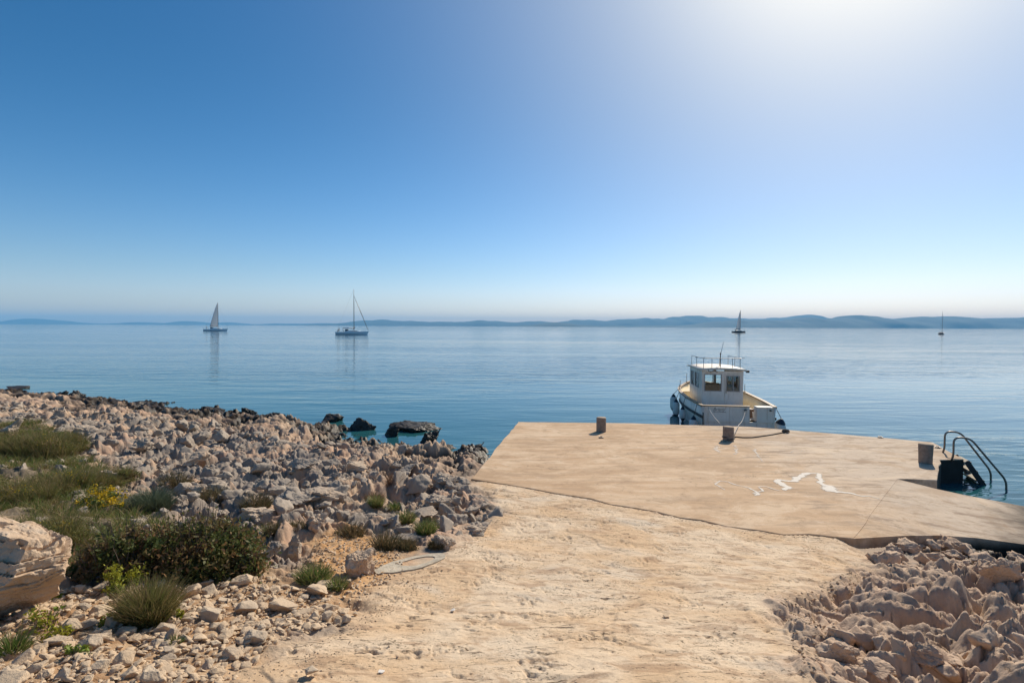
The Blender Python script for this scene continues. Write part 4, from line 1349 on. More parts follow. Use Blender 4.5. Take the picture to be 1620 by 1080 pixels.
    for u in np.linspace(0, math.pi, 9): pr.append([Vector((-.12 * L, math.cos(u) * b(.35) * .62, zs + .35 * sc + math.sin(u) * .62 * sc)), Vector((-.19 * L, math.cos(u) * b(.35) * .62, zs + .3 * sc + math.sin(u) * .70 * sc))])
    mb.grid(pr); mb.build("sprayhood", M['hulldark'], e, True)
    mb = MB(); mb.tube([(-.33 * L + .45 * sc * math.cos(a) * .15, .45 * sc * math.cos(a), zs + .5 * sc + .45 * sc * math.sin(a)) for a in np.linspace(0, 2 * math.pi, 20)], .025 * sc, 5); mb.build("steering_wheel", M['metal'], e)
    return e, L, sc


M['mast'] = simple("mast_alloy", (.13, .12, .12), .4, .3, var=.1)
y1 = yacht(341, 523.6, 36, 478.5, 345, "white yacht under a triangular mainsail, leftmost on the bay", .10, sail=1)
y2 = yacht(556.5, 529.2, 51, 457.5, 560, "large pale yacht under bare mast with furled headsail, second from the left", .06, genoa=True)
y3 = yacht(1168.5, 525.8, 22, 490, 1171.3, "small dark hulled yacht with narrow raised sail beyond the motor boat", .08, dark=True, sail=-1)
y4 = yacht(1489.5, 528.6, 17, 491, 1492.8, "small dark yacht with bare mast far out at the right", .75, dark=True, length=8.6, mast_h=13.0)


def crew(y, xf, yl, rz, lab, seated=True):
    e, L, sc = y
    bpy.context.view_layer.update()
    p = e.matrix_world @ Vector((xf * L, yl, .97 * sc - (.0 if not seated else .12)))
    person(p, rz, lab, M['cloth'], seated)


crew(y2, -.42, .5, 1.2, "seated person in dark clothes farthest aft on the large pale yacht")
crew(y2, -.37, -.6, -1.5, "seated person in dark clothes at the wheel of the large pale yacht", False)
crew(y2, -.28, .6, -1.3, "seated person in dark clothes by the sprayhood of the large pale yacht")
crew(y1, -.38, .3, -1.5, "person in dark clothes at the stern of the leftmost yacht", False)
crew(y3, -.25, .2, -1.5, "person in dark clothes on the small yacht beyond the motor boat", False)

# ------------------------------------------------------------------ rocks
def rock_proto(seed, sub=3, flat=1.0, planes=12, rough=.07):
    """angular stone: hull of a few random points, broken edges, fractured faces"""
    rnd = random.Random(seed)
    bm = bmesh.new()
    for k in range(planes):
        d = Vector((rnd.gauss(0, 1), rnd.gauss(0, 1), rnd.gauss(0, 1))).normalized()
        bm.verts.new(d * rnd.uniform(.82, 1.12))
    r = bmesh.ops.convex_hull(bm, input=bm.verts[:])
    junk = [v for v in bm.verts if not v.link_faces]
    bmesh.ops.delete(bm, geom=junk, context='VERTS')
    bmesh.ops.dissolve_limit(bm, angle_limit=math.radians(14), verts=bm.verts[:], edges=bm.edges[:])
    bmesh.ops.bevel(bm, geom=bm.edges[:], offset=.055, segments=1, affect='EDGES', profile=.5)
    bmesh.ops.triangulate(bm, faces=bm.faces[:])
    for it in range(sub):
        es = [e for e in bm.edges if e.calc_length() > .85 / (2 ** it)]
        if es: bmesh.ops.subdivide_edges(bm, edges=es, cuts=1)
        bmesh.ops.triangulate(bm, faces=[f for f in bm.faces if len(f.verts) > 3])
    off = Vector((seed * 3.1, seed * 1.7, 0))
    for v in bm.verts:
        d = v.co.copy()
        v.co = d * (1 + rough * mnoise.fractal(d * 1.7 + off, .7, 2.1, 5) + rough * .5 * (abs(mnoise.noise(d * 4 + off)) - .2) + rough * .3 * mnoise.noise(d * 11 + off))
    for v in bm.verts: v.co.z *= flat
    me = bpy.data.meshes.new("stone_shape"); bm.to_mesh(me); bm.free()
    return me


def proto_np(me):
    V = np.empty(len(me.vertices) * 3, np.float32); me.vertices.foreach_get("co", V)
    Fc = np.array([p.vertices[:] for p in me.polygons], np.int32)
    return V.reshape(-1, 3), Fc


STONES = [rock_proto(100 + k, 3, random.uniform(.5, .85), random.randint(10, 17), rough=.08) for k in range(16)]
for me in STONES: me.materials.append(M['stone'])
BOULD = [rock_proto(200 + k, 4, random.uniform(.65, .95), random.randint(9, 15), rough=.26) for k in range(12)]
for me in BOULD: me.materials.append(M['boulder'])
SMALL = [proto_np(rock_proto(300 + k, 1, random.uniform(.45, .8), random.randint(8, 12), rough=.05)) for k in range(10)]
BLOCKY = [proto_np(rock_proto(330 + k, 3, random.uniform(.6, 1.0), random.randint(8, 13), rough=.24)) for k in range(10)]


def place_stone(name, me, loc, s, rz, tilt, label, cat, group=None):
    o = bpy.data.objects.new(name, me); COL.objects.link(o)
    o.location = loc; o.scale = s; o.rotation_euler = (tilt[0], tilt[1], rz)
    tag(o, label, cat, group)
    return o


def scatter_poly(poly, n, rnd):
    xs = [p[0] for p in poly]; ys = [p[1] for p in poly]
    P = np.array(poly); out_ = []
    while len(out_) < n:
        x = rnd.uniform(min(xs), max(xs)); y = rnd.uniform(min(ys), max(ys))
        if poly_sd(np.array([x]), np.array([y]), poly)[0] > .02: out_.append((x, y))
    return out_


rs = random.Random(5)
LP2 = bpoly([(55, 935), (150, 925), (300, 928), (420, 905), (470, 935), (520, 925), (560, 985), (425, 1030), (372, 1079)]) + [(-1.75, 1.9), (-3.2, 1.9)] + bpoly([(-60, 1000)])
placed = []
cnt = 0; tries = 0
while cnt < 262 and tries < 20000:
    tries += 1
    (x, y), = scatter_poly(LP2, 1, rs)
    r = min(.13, max(.028, rs.lognormvariate(math.log(.046), .42)))
    if y < 2.6: r *= .8
    if any((x - a) ** 2 + (y - b_) ** 2 < (.72 * (r + q)) ** 2 for a, b_, q in placed): continue
    placed.append((x, y, r)); cnt += 1
    z = gz(x, y)
    me = rs.choice(STONES)
    place_stone("loose_stone", me, (x, y, z + r * .28), (r * rs.uniform(.9, 1.35), r * rs.uniform(.8, 1.1), r * rs.uniform(.75, 1.15)), rs.uniform(0, 6.28), (rs.uniform(-.35, .35), rs.uniform(-.35, .35)),
                "pale limestone stone lying loose among the rubble left of the path", "stone", "loose pale stones left of the path")


def rubble(name, pts, protos, mat, label, kind="stuff", cat="rubble"):
    """pts: (x, y, z, r); one countless mass"""
    Vs, Fs, off = [], [], 0
    for (x, y, z, r) in pts:
        V, Fc = protos[rs.randrange(len(protos))]
        a, b_, c = rs.uniform(0, 6.28), rs.uniform(-.5, .5), rs.uniform(-.5, .5)
        R = np.array(Matrix.Rotation(a, 3, 'Z') @ Matrix.Rotation(b_, 3, 'X') @ Matrix.Rotation(c, 3, 'Y'))
        sv = np.array([r * rs.uniform(.8, 1.4), r * rs.uniform(.7, 1.1), r * rs.uniform(.7, 1.15)])
        Vs.append((V * sv) @ R.T + np.array([x, y, z])); Fs.append(Fc + off); off += len(V)
    me = mesh_np(name, np.concatenate(Vs), np.concatenate(Fs))
    tag(link(name, me, mat), label, cat, kind=kind)


pts = []
for (x, y) in scatter_poly(LP2, 5200, rs):
    r = min(.04, max(.005, rs.lognormvariate(math.log(.016), .5)))
    pts.append((x, y, r))
for (x, y) in scatter_poly(SOIL_POLY, 1100, rs): pts.append((x, y, rs.uniform(.006, .022)))
# along the margins of the path, a few on it
PE = bpoly([(745, 850), (700, 880), (640, 912), (590, 940), (562, 985), (500, 1003), (415, 1035), (372, 1079), (470, 1079), (560, 1020), (640, 960), (720, 905), (790, 850), (800, 812)])
for (x, y) in scatter_poly(PE, 700, rs): pts.append((x, y, rs.uniform(.003, .009)))
PR = bpoly([(1345, 905), (1262, 935), (1225, 965), (1240, 1000), (1255, 1040), (1262, 1079), (1330, 1079), (1330, 960), (1390, 900)])
for (x, y) in scatter_poly(PR, 500, rs): pts.append((x, y, rs.uniform(.004, .02)))
for (x, y) in scatter_poly(PATH_POLY, 3000, rs):
    if fbm(np.array([x * 1.3]), np.array([y * 1.3]), 421, 3)[0] > .12 or rs.random() < .10: pts.append((x, y, min(.014, rs.lognormvariate(math.log(.0042), .45))))
for k in range(260):
    i = rs.randrange(len(CRACK) - 1); q = CRACK[i].lerp(CRACK[i + 1], rs.random())
    pts.append((q.x + rs.gauss(0, .05), q.y - abs(rs.gauss(.02, .12)), rs.uniform(.003, .013)))
xs = np.array([p[0] for p in pts]); ys = np.array([p[1] for p in pts]); zs = ground(xs, ys)
rubble("gravel", [(p[0], p[1], z + p[2] * .25, p[2]) for p, z in zip(pts, zs)], SMALL, M['stone'], "fine pale gravel and chips between the stones", cat="gravel")

# jagged rubble of the rocky slope
SLOPE = bpoly([(-150, 640), (0, 640), (150, 650), (300, 665), (480, 690), (640, 715), (730, 735), (735, 765), (790, 812), (740, 845), (690, 865), (560, 830), (470, 860), (400, 850), (330, 790), (200, 745), (130, 700), (60, 665), (-150, 670)])
pts = []
sl = scatter_poly(SLOPE, 5200, rs)
dn = fbm(np.array([q[0] for q in sl]) * .55, np.array([q[1] for q in sl]) * .55, 411, 4)
bz = base_h(np.array([q[0] for q in sl]), np.array([q[1] for q in sl]))
for (x, y), d_, z_ in zip(sl, dn, bz):
    if rs.random() < (.25 + 1.1 * max(-.15, min(.6, d_ + .15))) * (.45 if z_ < -.02 else 1): pts.append((x, y, min(.24, max(.018, rs.lognormvariate(math.log(.050), .72)))))
FR = bpoly([(130, 700), (330, 790), (410, 840), (480, 880), (420, 910), (60, 925), (-100, 900), (-150, 700)])
for (x, y) in scatter_poly(FR, 350, rs): pts.append((x, y, rs.uniform(.03, .13)))
xs = np.array([p[0] for p in pts]); ys = np.array([p[1] for p in pts]); zs = ground(xs, ys)
rubble("rock_rubble", [(p[0], p[1], z + p[2] * rs.uniform(-.15, .35), p[2]) for p, z in zip(pts, zs)], BLOCKY, M['boulder'], "jagged grey and tan rubble covering the rocky slope", cat="rubble")
RIGHT = bpoly([(1370, 872), (1480, 862), (1640, 890), (1640, 940), (1500, 905), (1400, 900)]) 
RIGHT2 = bpoly([(1300, 960), (1290, 1079), (1640, 1079), (1640, 1050), (1420, 1030)])
pts = [(x, y, rs.uniform(.06, .20)) for x, y in scatter_poly(RIGHT, 70, rs)] + [(x, y, rs.uniform(.03, .12)) for x, y in scatter_poly(RIGHT2, 45, rs)]
xs = np.array([p[0] for p in pts]); ys = np.array([p[1] for p in pts]); zs = ground(xs, ys)
M['rboulder'] = mat_rock("pinkish_limestone", (.52, .365, .25), (.47, .325, .225), (.58, .43, .31), .12, 5)
rubble("rock_rubble", [(p[0], p[1], z + p[2] * .05, p[2]) for p, z in zip(pts, zs)], BLOCKY, M['rboulder'], "pinkish broken rock below the slipway on the right", cat="rubble")

# named boulders (px, py of the foot, width and height in photo pixels)
def boulder(px, py, w, h, label, mat=None, k=0, name="boulder", dz=.25, group=None, rz=None, z=None, depth=.8, tall=1.0):
    p = G(px, py) if z is None else on_z(px, py, z)
    s = p.y / F
    me = BOULD[k % len(BOULD)]
    if mat is not None:
        me = me.copy(); me.materials.clear(); me.materials.append(mat)
    rad = w * s / 2; hh = h * s
    return place_stone(name, me, (p.x, p.y + rad * .5, p.z + hh * dz), (rad, rad * depth, hh * .62 * tall), 0 if rz is None else rz, (rs.uniform(-.12, .12), rs.uniform(-.12, .12)), label, "rock", group)


for i, (px, py, w, h, lab) in enumerate([
    (505, 796, 62, 34, "dark grey boulder with flat front in the middle of the rocky slope"),
    (497, 840, 46, 32, "rounded grey boulder beside the olive tufts above the orange soil"),
    (455, 800, 60, 26, "low dark grey boulder left of the flat fronted boulder"),
    (425, 880, 34, 34, "dark slanted boulder at the left edge of the orange soil"),
    (462, 888, 40, 44, "pale lichen covered boulder at the left edge of the orange soil"),
    (390, 825, 70, 22, "long flat dark rock right of the big brown bush"),
    (300, 785, 40, 20, "dark squarish rock right of the blue green tussock"),
    (75, 722, 46, 30, "small dark rock poking out of the upper left shrubs"),
    (8, 690, 40, 36, "dark grey boulder at the far left edge above the shrubs"),
    (690, 805, 60, 22, "grey ledge rock left of the path's upper end"),
    (668, 822, 56, 20, "low ridged rock just below the grey ledge"),
    (700, 868, 40, 28, "mossy tan boulder at the path's left edge above the cement patch"),
    (640, 862, 44, 18, "pale flat boulder behind the olive tufts near the path"),
    (755, 845, 54, 18, "low pinkish rock at the path's upper left margin near the jetty corner"),
    (470, 745, 50, 26, "grey cracked boulder midway up the rocky slope"),
    (300, 735, 52, 26, "lichen grey boulder right of the upper shrubs"),
    (215, 715, 54, 24, "tan tilted boulder near the shore on the left"),
    (120, 690, 50, 20, "pale tan boulder above the upper left shrubs"),
    (160, 765, 44, 26, "weathered rock between the shrubs above the yellow flowers"),
    (560, 745, 44, 22, "pale tan boulder near the dry reddish shrub"),
    (640, 755, 50, 24, "upright jagged tan boulder right of the dry reddish shrub"),
    (700, 770, 52, 22, "grooved tan boulder left of the jetty corner"),
]): boulder(px, py, w, h, lab, k=i)
for i, (px, py, w, h, lab) in enumerate([
    (1395, 1075, 66, 26, "squared pink block at the bottom edge among the right hand rocks"),
    (1470, 1062, 60, 40, "cracked rounded pink rock right of the squared block"),
    (1340, 1050, 54, 32, "split pinkish rock left of the squared block"),
    (1600, 930, 60, 44, "tall pitted pinkish rock at the right edge below the slipway"),
    (1530, 880, 34, 24, "smooth round pinkish rock under the slipway edge"),
    (1490, 868, 40, 22, "pale angular rock tucked under the slipway edge"),
]): boulder(px, py, w, h, lab, mat=M['rboulder'], k=i + 3, dz=.3)
# loose singles beside and on the path
for i, (px, py, w, h, lab) in enumerate([
    (513, 940, 54, 14, "long pale stone lying at the left edge of the path near the grass"), (549, 930, 16, 15, "small pointed white stone below the block shaped stone"),
    (517, 985, 26, 22, "pale stone with reddish end lying on the path's left edge"), (546, 988, 20, 15, "round grey stone next to the reddish ended stone"),
    (561, 975, 10, 9, "small round pebble beside the round grey stone"), (716, 969, 10, 7, "small whitish pebble lying alone on the path"), (490, 1076, 30, 24, "dark tan stone at the bottom of the path's left edge"),
    (645, 922, 6, 5, "tiny grey pebble below the cement patch"), (508, 890, 9, 8, "small reddish pebble on the orange soil"), (1056, 978, 18, 5, "flat pale disc of stone set in the path"), (602, 1066, 13, 6, "small white scrap of stone on the lower path"),
]):
    p = G(px, py); s = p.y / F
    me = STONES[(i * 3 + 1) % len(STONES)]
    if i in (5, 10):
        me = me.copy(); me.materials.clear(); me.materials.append(M['paint'])
    place_stone("loose_stone", me, (p.x, p.y + w * s * .3, p.z + h * s * .28), (w * s / 2, w * s * .4, h * s * .62), .1 * i, (.05, .08), lab, "stone")
# dark wet rocks at the waterline
for i, (px, py, w, h, lab) in enumerate([
    (652, 684, 92, 26, "long low dark wet rock lying out in the water"), (678, 702, 44, 24, "dark peaked wet rock in front of the long one"),
    (569, 682, 46, 30, "tall dark wet rock at the water's edge with pale right side"), (513, 668, 56, 18, "broad dark wet rock on the shore line in the centre left"),
    (618, 690, 40, 18, "dark rock at the water's edge below the long wet rock"), (385, 658, 34, 14, "small dark rock on the shoreline midway along the bank"), (430, 664, 40, 14, "dark low rock right of the small shoreline rock"),
    (215, 645, 54, 15, "dark ragged rock on the shoreline left of centre"), (82, 632, 42, 18, "dark reef rock left half at the far left water's edge"), (112, 634, 46, 16, "dark reef rock right half at the far left water's edge"),
    (12, 616, 52, 10, "dark rock on the skyline of the bank at the left frame edge"), (330, 652, 40, 12, "dark rock breaking the shoreline above the pinkish bank"), (700, 712, 44, 14, "dark low rock near the jetty's left side"), (745, 716, 50, 12, "flat dark rock in the corner between shore and jetty")]):
    o = boulder(px, py, w, h, lab, mat=M['wetrock'], k=i, name="shore_rock", dz=.05, z=SEA, depth=.7, tall=1.55)

# block shaped stone standing on the orange soil
def standing_stone():
    me = rock_proto(523, 5, 1.0, 22, .16)
    for v in me.vertices:          # squarer than a natural boulder
        c = v.co; k = max(abs(c.x), abs(c.y), abs(c.z)) / max(c.length, 1e-6)
        v.co = c * (.40 + .60 / k * .80)
    p = G(563, 915); s = p.y / F
    o = link("standing_stone", me, M['outcrop'])
    o.scale = (27 * s, 23 * s, 24 * s); o.location = (p.x, p.y + 18 * s, p.z + 16 * s); o.rotation_euler = (.04, -.03, .3)
    tag(o, "squarish pale stone block standing on the orange soil beside the path", "stone")


standing_stone()

# big pale outcrop at the left frame edge
def outcrop():
    p = G(-20, 985)
    bm = bmesh.new(); bmesh.ops.create_icosphere(bm, subdivisions=6, radius=1)
    rnd = random.Random(44)
    pl = [(Vector((rnd.gauss(0, 1), rnd.gauss(0, 1), rnd.gauss(.1, .7))).normalized(), rnd.uniform(.62, .98)) for k in range(22)]
    pl += [(Vector((.75, -.35, .35)).normalized(), .80), (Vector((.62, -.45, -.60)).normalized(), .50), (Vector((0, -.2, -1)).normalized(), .8), (Vector((.2, .1, 1)).normalized(), .80)]
    for v in bm.verts:
        d = v.co.normalized()
        q = d * 1.6 + Vector((4.2, 1.1, 7.7))
        w_ = (d + .10 * Vector(mnoise.noise_vector(d * 2.3))).normalized()
        r = 1.15
        for n, k in pl:
            c = n.dot(w_)
            if c > .02: r = min(r, k / c)
        # bedding ledges and joints
        z = d.z * r
        st = z * 5.6 + .9 * mnoise.noise(q * 1.1) + .5 * d.x
        f_ = st - math.floor(st)
        r *= 1 + (.085 * (f_ - .5) - (.05 if f_ < .12 else 0)) * max(.25, min(1, .5 + z * 1.5))
        c2 = mnoise.voronoi(q * 1.5)[0]
        g = c2[1] - c2[0]
        r *= 1 - .035 * max(0, 1 - g / .07)
        r *= 1 + .07 * mnoise.fractal(q * 1.5, .85, 2.1, 7) + .02 * (abs(mnoise.noise(d * 19)) - .2)
        v.co = d * r
    me = bpy.data.meshes.new("outcrop_rock"); bm.to_mesh(me); bm.free()
    o = link("outcrop_rock", me, M['outcrop'])
    o.location = (-3.42, p.y + .15, p.z + .27); o.scale = (.44, .42, .37); o.rotation_euler = (0, .12, .2)
    tag(o, "large pale layered rock overhanging at the left edge of the foreground", "rock")


outcrop()

# cement remnant ring at the path's left edge
def cement_patch():
    c = G(652, 892)
    mb = MB(); n = 40
    cx, cy = c.x, c.y
    inner, outer, olow, ilow = [], [], [], []
    for k in range(n):
        a = 2 * math.pi * k / n
        rx = .22 * (1 + .16 * mnoise.noise(Vector((math.cos(a) * 1.3, math.sin(a) * 1.3, 3)))); ry = .40 * (1 + .18 * mnoise.noise(Vector((math.cos(a) * 1.3, math.sin(a) * 1.3, 8))))
        x = cx + rx * math.cos(a) + .22 * math.sin(a); y = cy + ry * math.sin(a) * .9
        w = .58 + .2 * mnoise.noise(Vector((math.cos(a), math.sin(a), 5)))
        if math.sin(a) < -.2: w -= .12
        xi = cx + .03 + (rx * math.cos(a) + .22 * math.sin(a)) * w; yi = cy + .06 + ry * math.sin(a) * w * .9
        outer.append((x, y, gz(x, y) + .014)); inner.append((xi, yi, gz(xi, yi) + .010))
        olow.append((x * 1.0, y, gz(x, y) - .04)); ilow.append((xi, yi, gz(xi, yi) - .04))
    R = [[mb.bm.verts.new(p) for p in L] for L in (olow, outer, inner, ilow)]
    for a_, b_ in zip(R, R[1:]):
        for k in range(n): mb.bm.faces.new((a_[k], a_[(k + 1) % n], b_[(k + 1) % n], b_[k]))
    tag(mb.build("cement_patch", M['cement'], smooth=False), "broken ring of old grey cement lying at the path's left edge", "cement patch")


cement_patch()

# ------------------------------------------------------------------ plants
def blades(n, rx, ry, h, rnd, lean=.6, w=.004, curve=.5, seg=3, spread=1.0, hvar=.4, clusters=0):
    """thin upright stems/blades from an elliptic base"""
    cl = []
    for k in range(clusters):
        a = rnd.uniform(0, 6.283); q = math.sqrt(rnd.random())
        cl.append((rx * q * math.cos(a), ry * q * math.sin(a), rnd.uniform(.35, 1.0) * (1 - .35 * q * q)))
    Vs = np.zeros((n, (seg + 1) * 2, 3)); R = np.zeros((n, (seg + 1) * 2))
    for i in range(n):
        a = rnd.uniform(0, 6.283); q = math.sqrt(rnd.random()) * spread
        bx, by = rx * q * math.cos(a), ry * q * math.sin(a)
        ch = 1.0
        if cl:
            kx, ky, ch = cl[rnd.randrange(len(cl))]
            a = rnd.uniform(0, 6.283); q = math.sqrt(rnd.random())
            bx, by = kx + .10 * q * math.cos(a) * (rx + ry), ky + .10 * q * math.sin(a) * (rx + ry)
        hh = h * ch * (1 - hvar * rnd.random()) * (1 - .45 * q * q)
        da = a + rnd.gauss(0, 1.0)
        ln = lean * (q * .8 + .25 * rnd.random()) * hh
        side = Vector((-math.sin(rnd.uniform(0, 6.28)), math.cos(rnd.uniform(0, 6.28)), 0)).normalized() if True else None
        cr = rnd.random()
        for k in range(seg + 1):
            t = k / seg
            c = Vector((bx + math.cos(da) * ln * (t * (1 - curve) + curve * t * t), by + math.sin(da) * ln * (t * (1 - curve) + curve * t * t), hh * (t - .18 * curve * t * t)))
            ww = w * (1 - .85 * t)
            Vs[i, 2 * k] = c + side * ww; Vs[i, 2 * k + 1] = c - side * ww
            R[i, 2 * k:2 * k + 2] = cr
    m = (seg + 1) * 2
    base = (np.arange(n) * m)[:, None]
    Fl = [base + np.array([[2 * k, 2 * k + 1, 2 * k + 3, 2 * k + 2]]) for k in range(seg)]
    Fc = np.stack(Fl, 1).reshape(-1, 4)
    return Vs.reshape(-1, 3), Fc, R.ravel()


def leaves(n, rx, ry, h, rnd, size=.02, clumps=40, crad=.35, flat=.0):
    """leaf quads gathered in clumps through a mound"""
    cl = []
    for k in range(clumps):
        a = rnd.uniform(0, 6.283); q = math.sqrt(rnd.random()) * .95
        zz = h * math.sqrt(max(0, 1 - q * q)) * rnd.uniform(.35, 1.02)
        zz *= .62 + .75 * abs(mnoise.noise(Vector((math.cos(a) * q * 2.6, math.sin(a) * q * 2.6, rx * 9)))) + rnd.uniform(0, .22)
        cl.append((rx * q * math.cos(a), ry * q * math.sin(a), zz, rnd.uniform(.45, 1.35), rnd.random()))
    V = np.zeros((n, 4, 3)); R = np.zeros((n, 4))
    for i in range(n):
        cx, cy, cz, cs, cr = cl[rnd.randrange(clumps)]
        rr = crad * h * cs
        p = Vector((cx + rnd.gauss(0, rr * .6), cy + rnd.gauss(0, rr * .6), max(.01, cz + rnd.gauss(0, rr * .42))))
        d = Vector((rnd.gauss(0, 1), rnd.gauss(0, 1), rnd.gauss(.3, .8))).normalized()
        u = d.orthogonal().normalized(); v = d.cross(u)
        a = rnd.uniform(0, 6.28); u, v = u * math.cos(a) + v * math.sin(a), -u * math.sin(a) + v * math.cos(a)
        s = size * rnd.uniform(.6, 1.4)
        V[i, 0] = p - u * s; V[i, 1] = p + v * s * .45; V[i, 2] = p + u * s; V[i, 3] = p - v * s * .45
        R[i] = min(1, max(0, .6 * cr + .4 * rnd.random()))
    Fc = np.arange(n * 4).reshape(-1, 4)
    return V.reshape(-1, 3), Fc, R.ravel()


def twigs(n, rx, ry, h, rnd, w=.004):
    mb = MB()
    for i in range(n):
        a = rnd.uniform(0, 6.283); q = rnd.uniform(.2, .95)
        e = Vector((rx * q * math.cos(a), ry * q * math.sin(a), h * rnd.uniform(.6, 1.05) * math.sqrt(1 - .7 * q * q)))
        b_ = Vector((e.x * .25, e.y * .25, -.02)); m_ = (b_ + e) / 2 + Vector((rnd.gauss(0, .1 * rx), rnd.gauss(0, .1 * ry), rnd.gauss(0, .06 * h)))
        mb.tube([b_, m_, e], [w, w * .8, w * .4], 4, cap=False)
    return mb


def part_np(name, data, mat, parent):
    V, Fc, R = data
    me = mesh_np(name, V, Fc); attr(me, 'rnd', R[:len(me.vertices)])
    return link(name, me, mat, parent)


M['broom'] = mat_leaf("wiry_olive_stems", ((.13, .145, .04), (.23, .225, .07), (.19, .16, .06)), (.30, .21, .10), .4)
M['grass'] = mat_leaf("fresh_grass", ((.09, .145, .03), (.15, .21, .05), (.19, .20, .06)), (.30, .24, .11), .4)
M['bluegreen'] = mat_leaf("blue_green_tussock", ((.10, .135, .085), (.15, .18, .11), (.12, .13, .07)))
M['dryleaf'] = mat_leaf("brown_green_leaves", ((.075, .105, .026), (.15, .155, .045), (.20, .125, .055)), (.32, .18, .09), .35)
M['olive'] = mat_leaf("olive_tuft", ((.085, .085, .035), (.13, .115, .05), (.16, .12, .06)), (.24, .17, .09))
M['reddish'] = mat_leaf("dry_reddish_twigs", ((.22, .12, .075), (.30, .18, .11), (.20, .13, .08)))
M['spurge'] = mat_leaf("yellow_green_leaves", ((.26, .28, .03), (.42, .38, .04), (.18, .24, .04)))
M['flower'] = mat_leaf("yellow_petals", ((.62, .42, .02), (.72, .50, .03), (.55, .36, .02)), None, .3)
M['cover'] = mat_leaf("mixed_grass", ((.10, .15, .03), (.18, .22, .055), (.24, .20, .075)), (.34, .25, .12), .4)
M['twig'] = simple("grey_twig", (.16, .12, .09), .9, var=.3, scale=30)

rp = random.Random(21)


def plant(kind, px, py, w, h, label, cat, name, n=None, group=None, extra=None, depth=.8):
    p = G(px, py); s = p.y / F
    rx = w * s / 2; hh = h * s * 1.05; ry = rx * depth
    e = empty(name, (p.x, p.y + ry * .6, gz(p.x, p.y + ry * .6) - .01)); tag(e, label, cat, group)
    if kind in ('broom', 'grass', 'bluegreen', 'olive', 'reddish'):
        nn = n or int(380 + 5 * w)
        lw = {'broom': .0035, 'grass': .0055, 'bluegreen': .0042, 'olive': .0042, 'reddish': .004}[kind] * max(1, s / .0075)
        dat = blades(nn, rx * .75, ry * .75, hh * 1.15, rp, lean={'broom': .9, 'grass': 1.0, 'bluegreen': 1.0, 'olive': .9, 'reddish': .9}[kind], w=lw, curve=.5, clusters=int(w / 5) if (kind == 'broom' and label.find('standing') < 0) else 0)
        if kind in ('broom', 'olive'):
            d2 = leaves(int(nn * 1.4), rx * .95, ry * .95, hh * .60, rp, size=lw * 2.6, clumps=40, crad=.26)
            dat = (np.concatenate([dat[0], d2[0]]), np.concatenate([dat[1], d2[1] + len(dat[0])]), np.concatenate([dat[2], d2[2]]))
        part_np("foliage", dat, M[kind], e)
    elif kind == 'leafy':
        nn = n or 5000
        part_np("foliage", leaves(nn, rx * .92, ry * .92, hh * .82, rp, size=.020 * max(1, s / .0058), clumps=90, crad=.20), M['dryleaf'], e)
        twigs(110, rx * .97, ry * .97, hh, rp).build("stem", M['twig'], e)
    elif kind == 'spurge':
        nn = n or 260
        part_np("foliage", leaves(nn, rx, ry, hh * .9, rp, size=.013 * max(1, s / .0045), clumps=14, crad=.22), M['spurge'], e)
        twigs(16, rx * .8, ry * .8, hh * .8, rp, .003).build("stem", M['twig'], e)
    elif kind == 'flower':
        part_np("foliage", leaves(n or 700, rx, ry, hh * .75, rp, size=.020, clumps=26, crad=.25), M['grass'], e)
        fl = leaves((n or 700), rx, ry, hh * 1.0, rp, size=.019, clumps=30, crad=.16)
        part_np("flower", fl, M['flower'], e)
    if extra == 'flowers':
        hh *= 1.0
        part_np("flower", leaves(150, rx * .6, ry * .6, hh * .8, rp, size=.012, clumps=4, crad=.22), M['flower'], e)
    return e


# low grass growing between the shrubs and rocks
def grass_cover():
    pts = scatter_poly(GRASS_POLY, 3000, rp)
    pts = [q for q in pts if fbm(np.array([q[0] * .9]), np.array([q[1] * .9]), 401, 3)[0] > -.25]
    xs = np.array([q[0] for q in pts]); ys = np.array([q[1] for q in pts]); zs = ground(xs, ys)
    Vs, Fs, Rs, off = [], [], [], 0
    for (x, y), z in zip(pts, zs):
        V, Fc, R = blades(26, .10, .08, rp.uniform(.06, .26), rp, lean=1.2, w=.0030 + .0005 * y * .6, curve=.6, seg=2)
        Vs.append(V + np.array([x, y, z])); Fs.append(Fc + off); Rs.append(R); off += len(V)
    me = mesh_np("grass", np.concatenate(Vs), np.concatenate(Fs)); attr(me, 'rnd', np.concatenate(Rs))
    tag(link("grass", me, M['cover']), "short dry grass between the shrubs on the left", "grass", kind="stuff")


grass_cover()

# upper-left shrubs
for (px, py, w, h, lab) in [(0, 722, 110, 58, "wiry green broom shrub at the far left edge below the bank"), (52, 730, 100, 66, "wiry green broom shrub second from the left below the bank"), (100, 716, 56, 40, "smaller olive broom shrub at the right end of the upper row"),
                            (10, 800, 120, 66, "broad broom shrub at the left edge in the middle row"), (80, 784, 110, 52, "olive broom shrub in the middle row above the yellow flowers"), (140, 772, 84, 44, "thin brownish broom shrub in the middle row near the rocks"), (184, 764, 54, 32, "small dry broom shrub at the right end of the middle row"),
                            (15, 880, 140, 90, "tall green broom shrub behind the large layered rock"), (78, 885, 110, 92, "feathery green broom shrub left of the big brown bush")]:
    plant('broom', px, py, w, h, lab, "shrub", "broom_shrub", n=int(1100 + 12 * w), extra='flowers' if px in (78, 52, 80, 10) else None)
plant('leafy', 172, 928, 180, 104, "big brown green bush, left and nearer half of the dense thicket", "bush", "leafy_bush", n=11000, depth=.62)
plant('leafy', 285, 922, 225, 122, "big brown green bush, right and taller half of the dense thicket", "bush", "leafy_bush", n=13000, depth=.62)
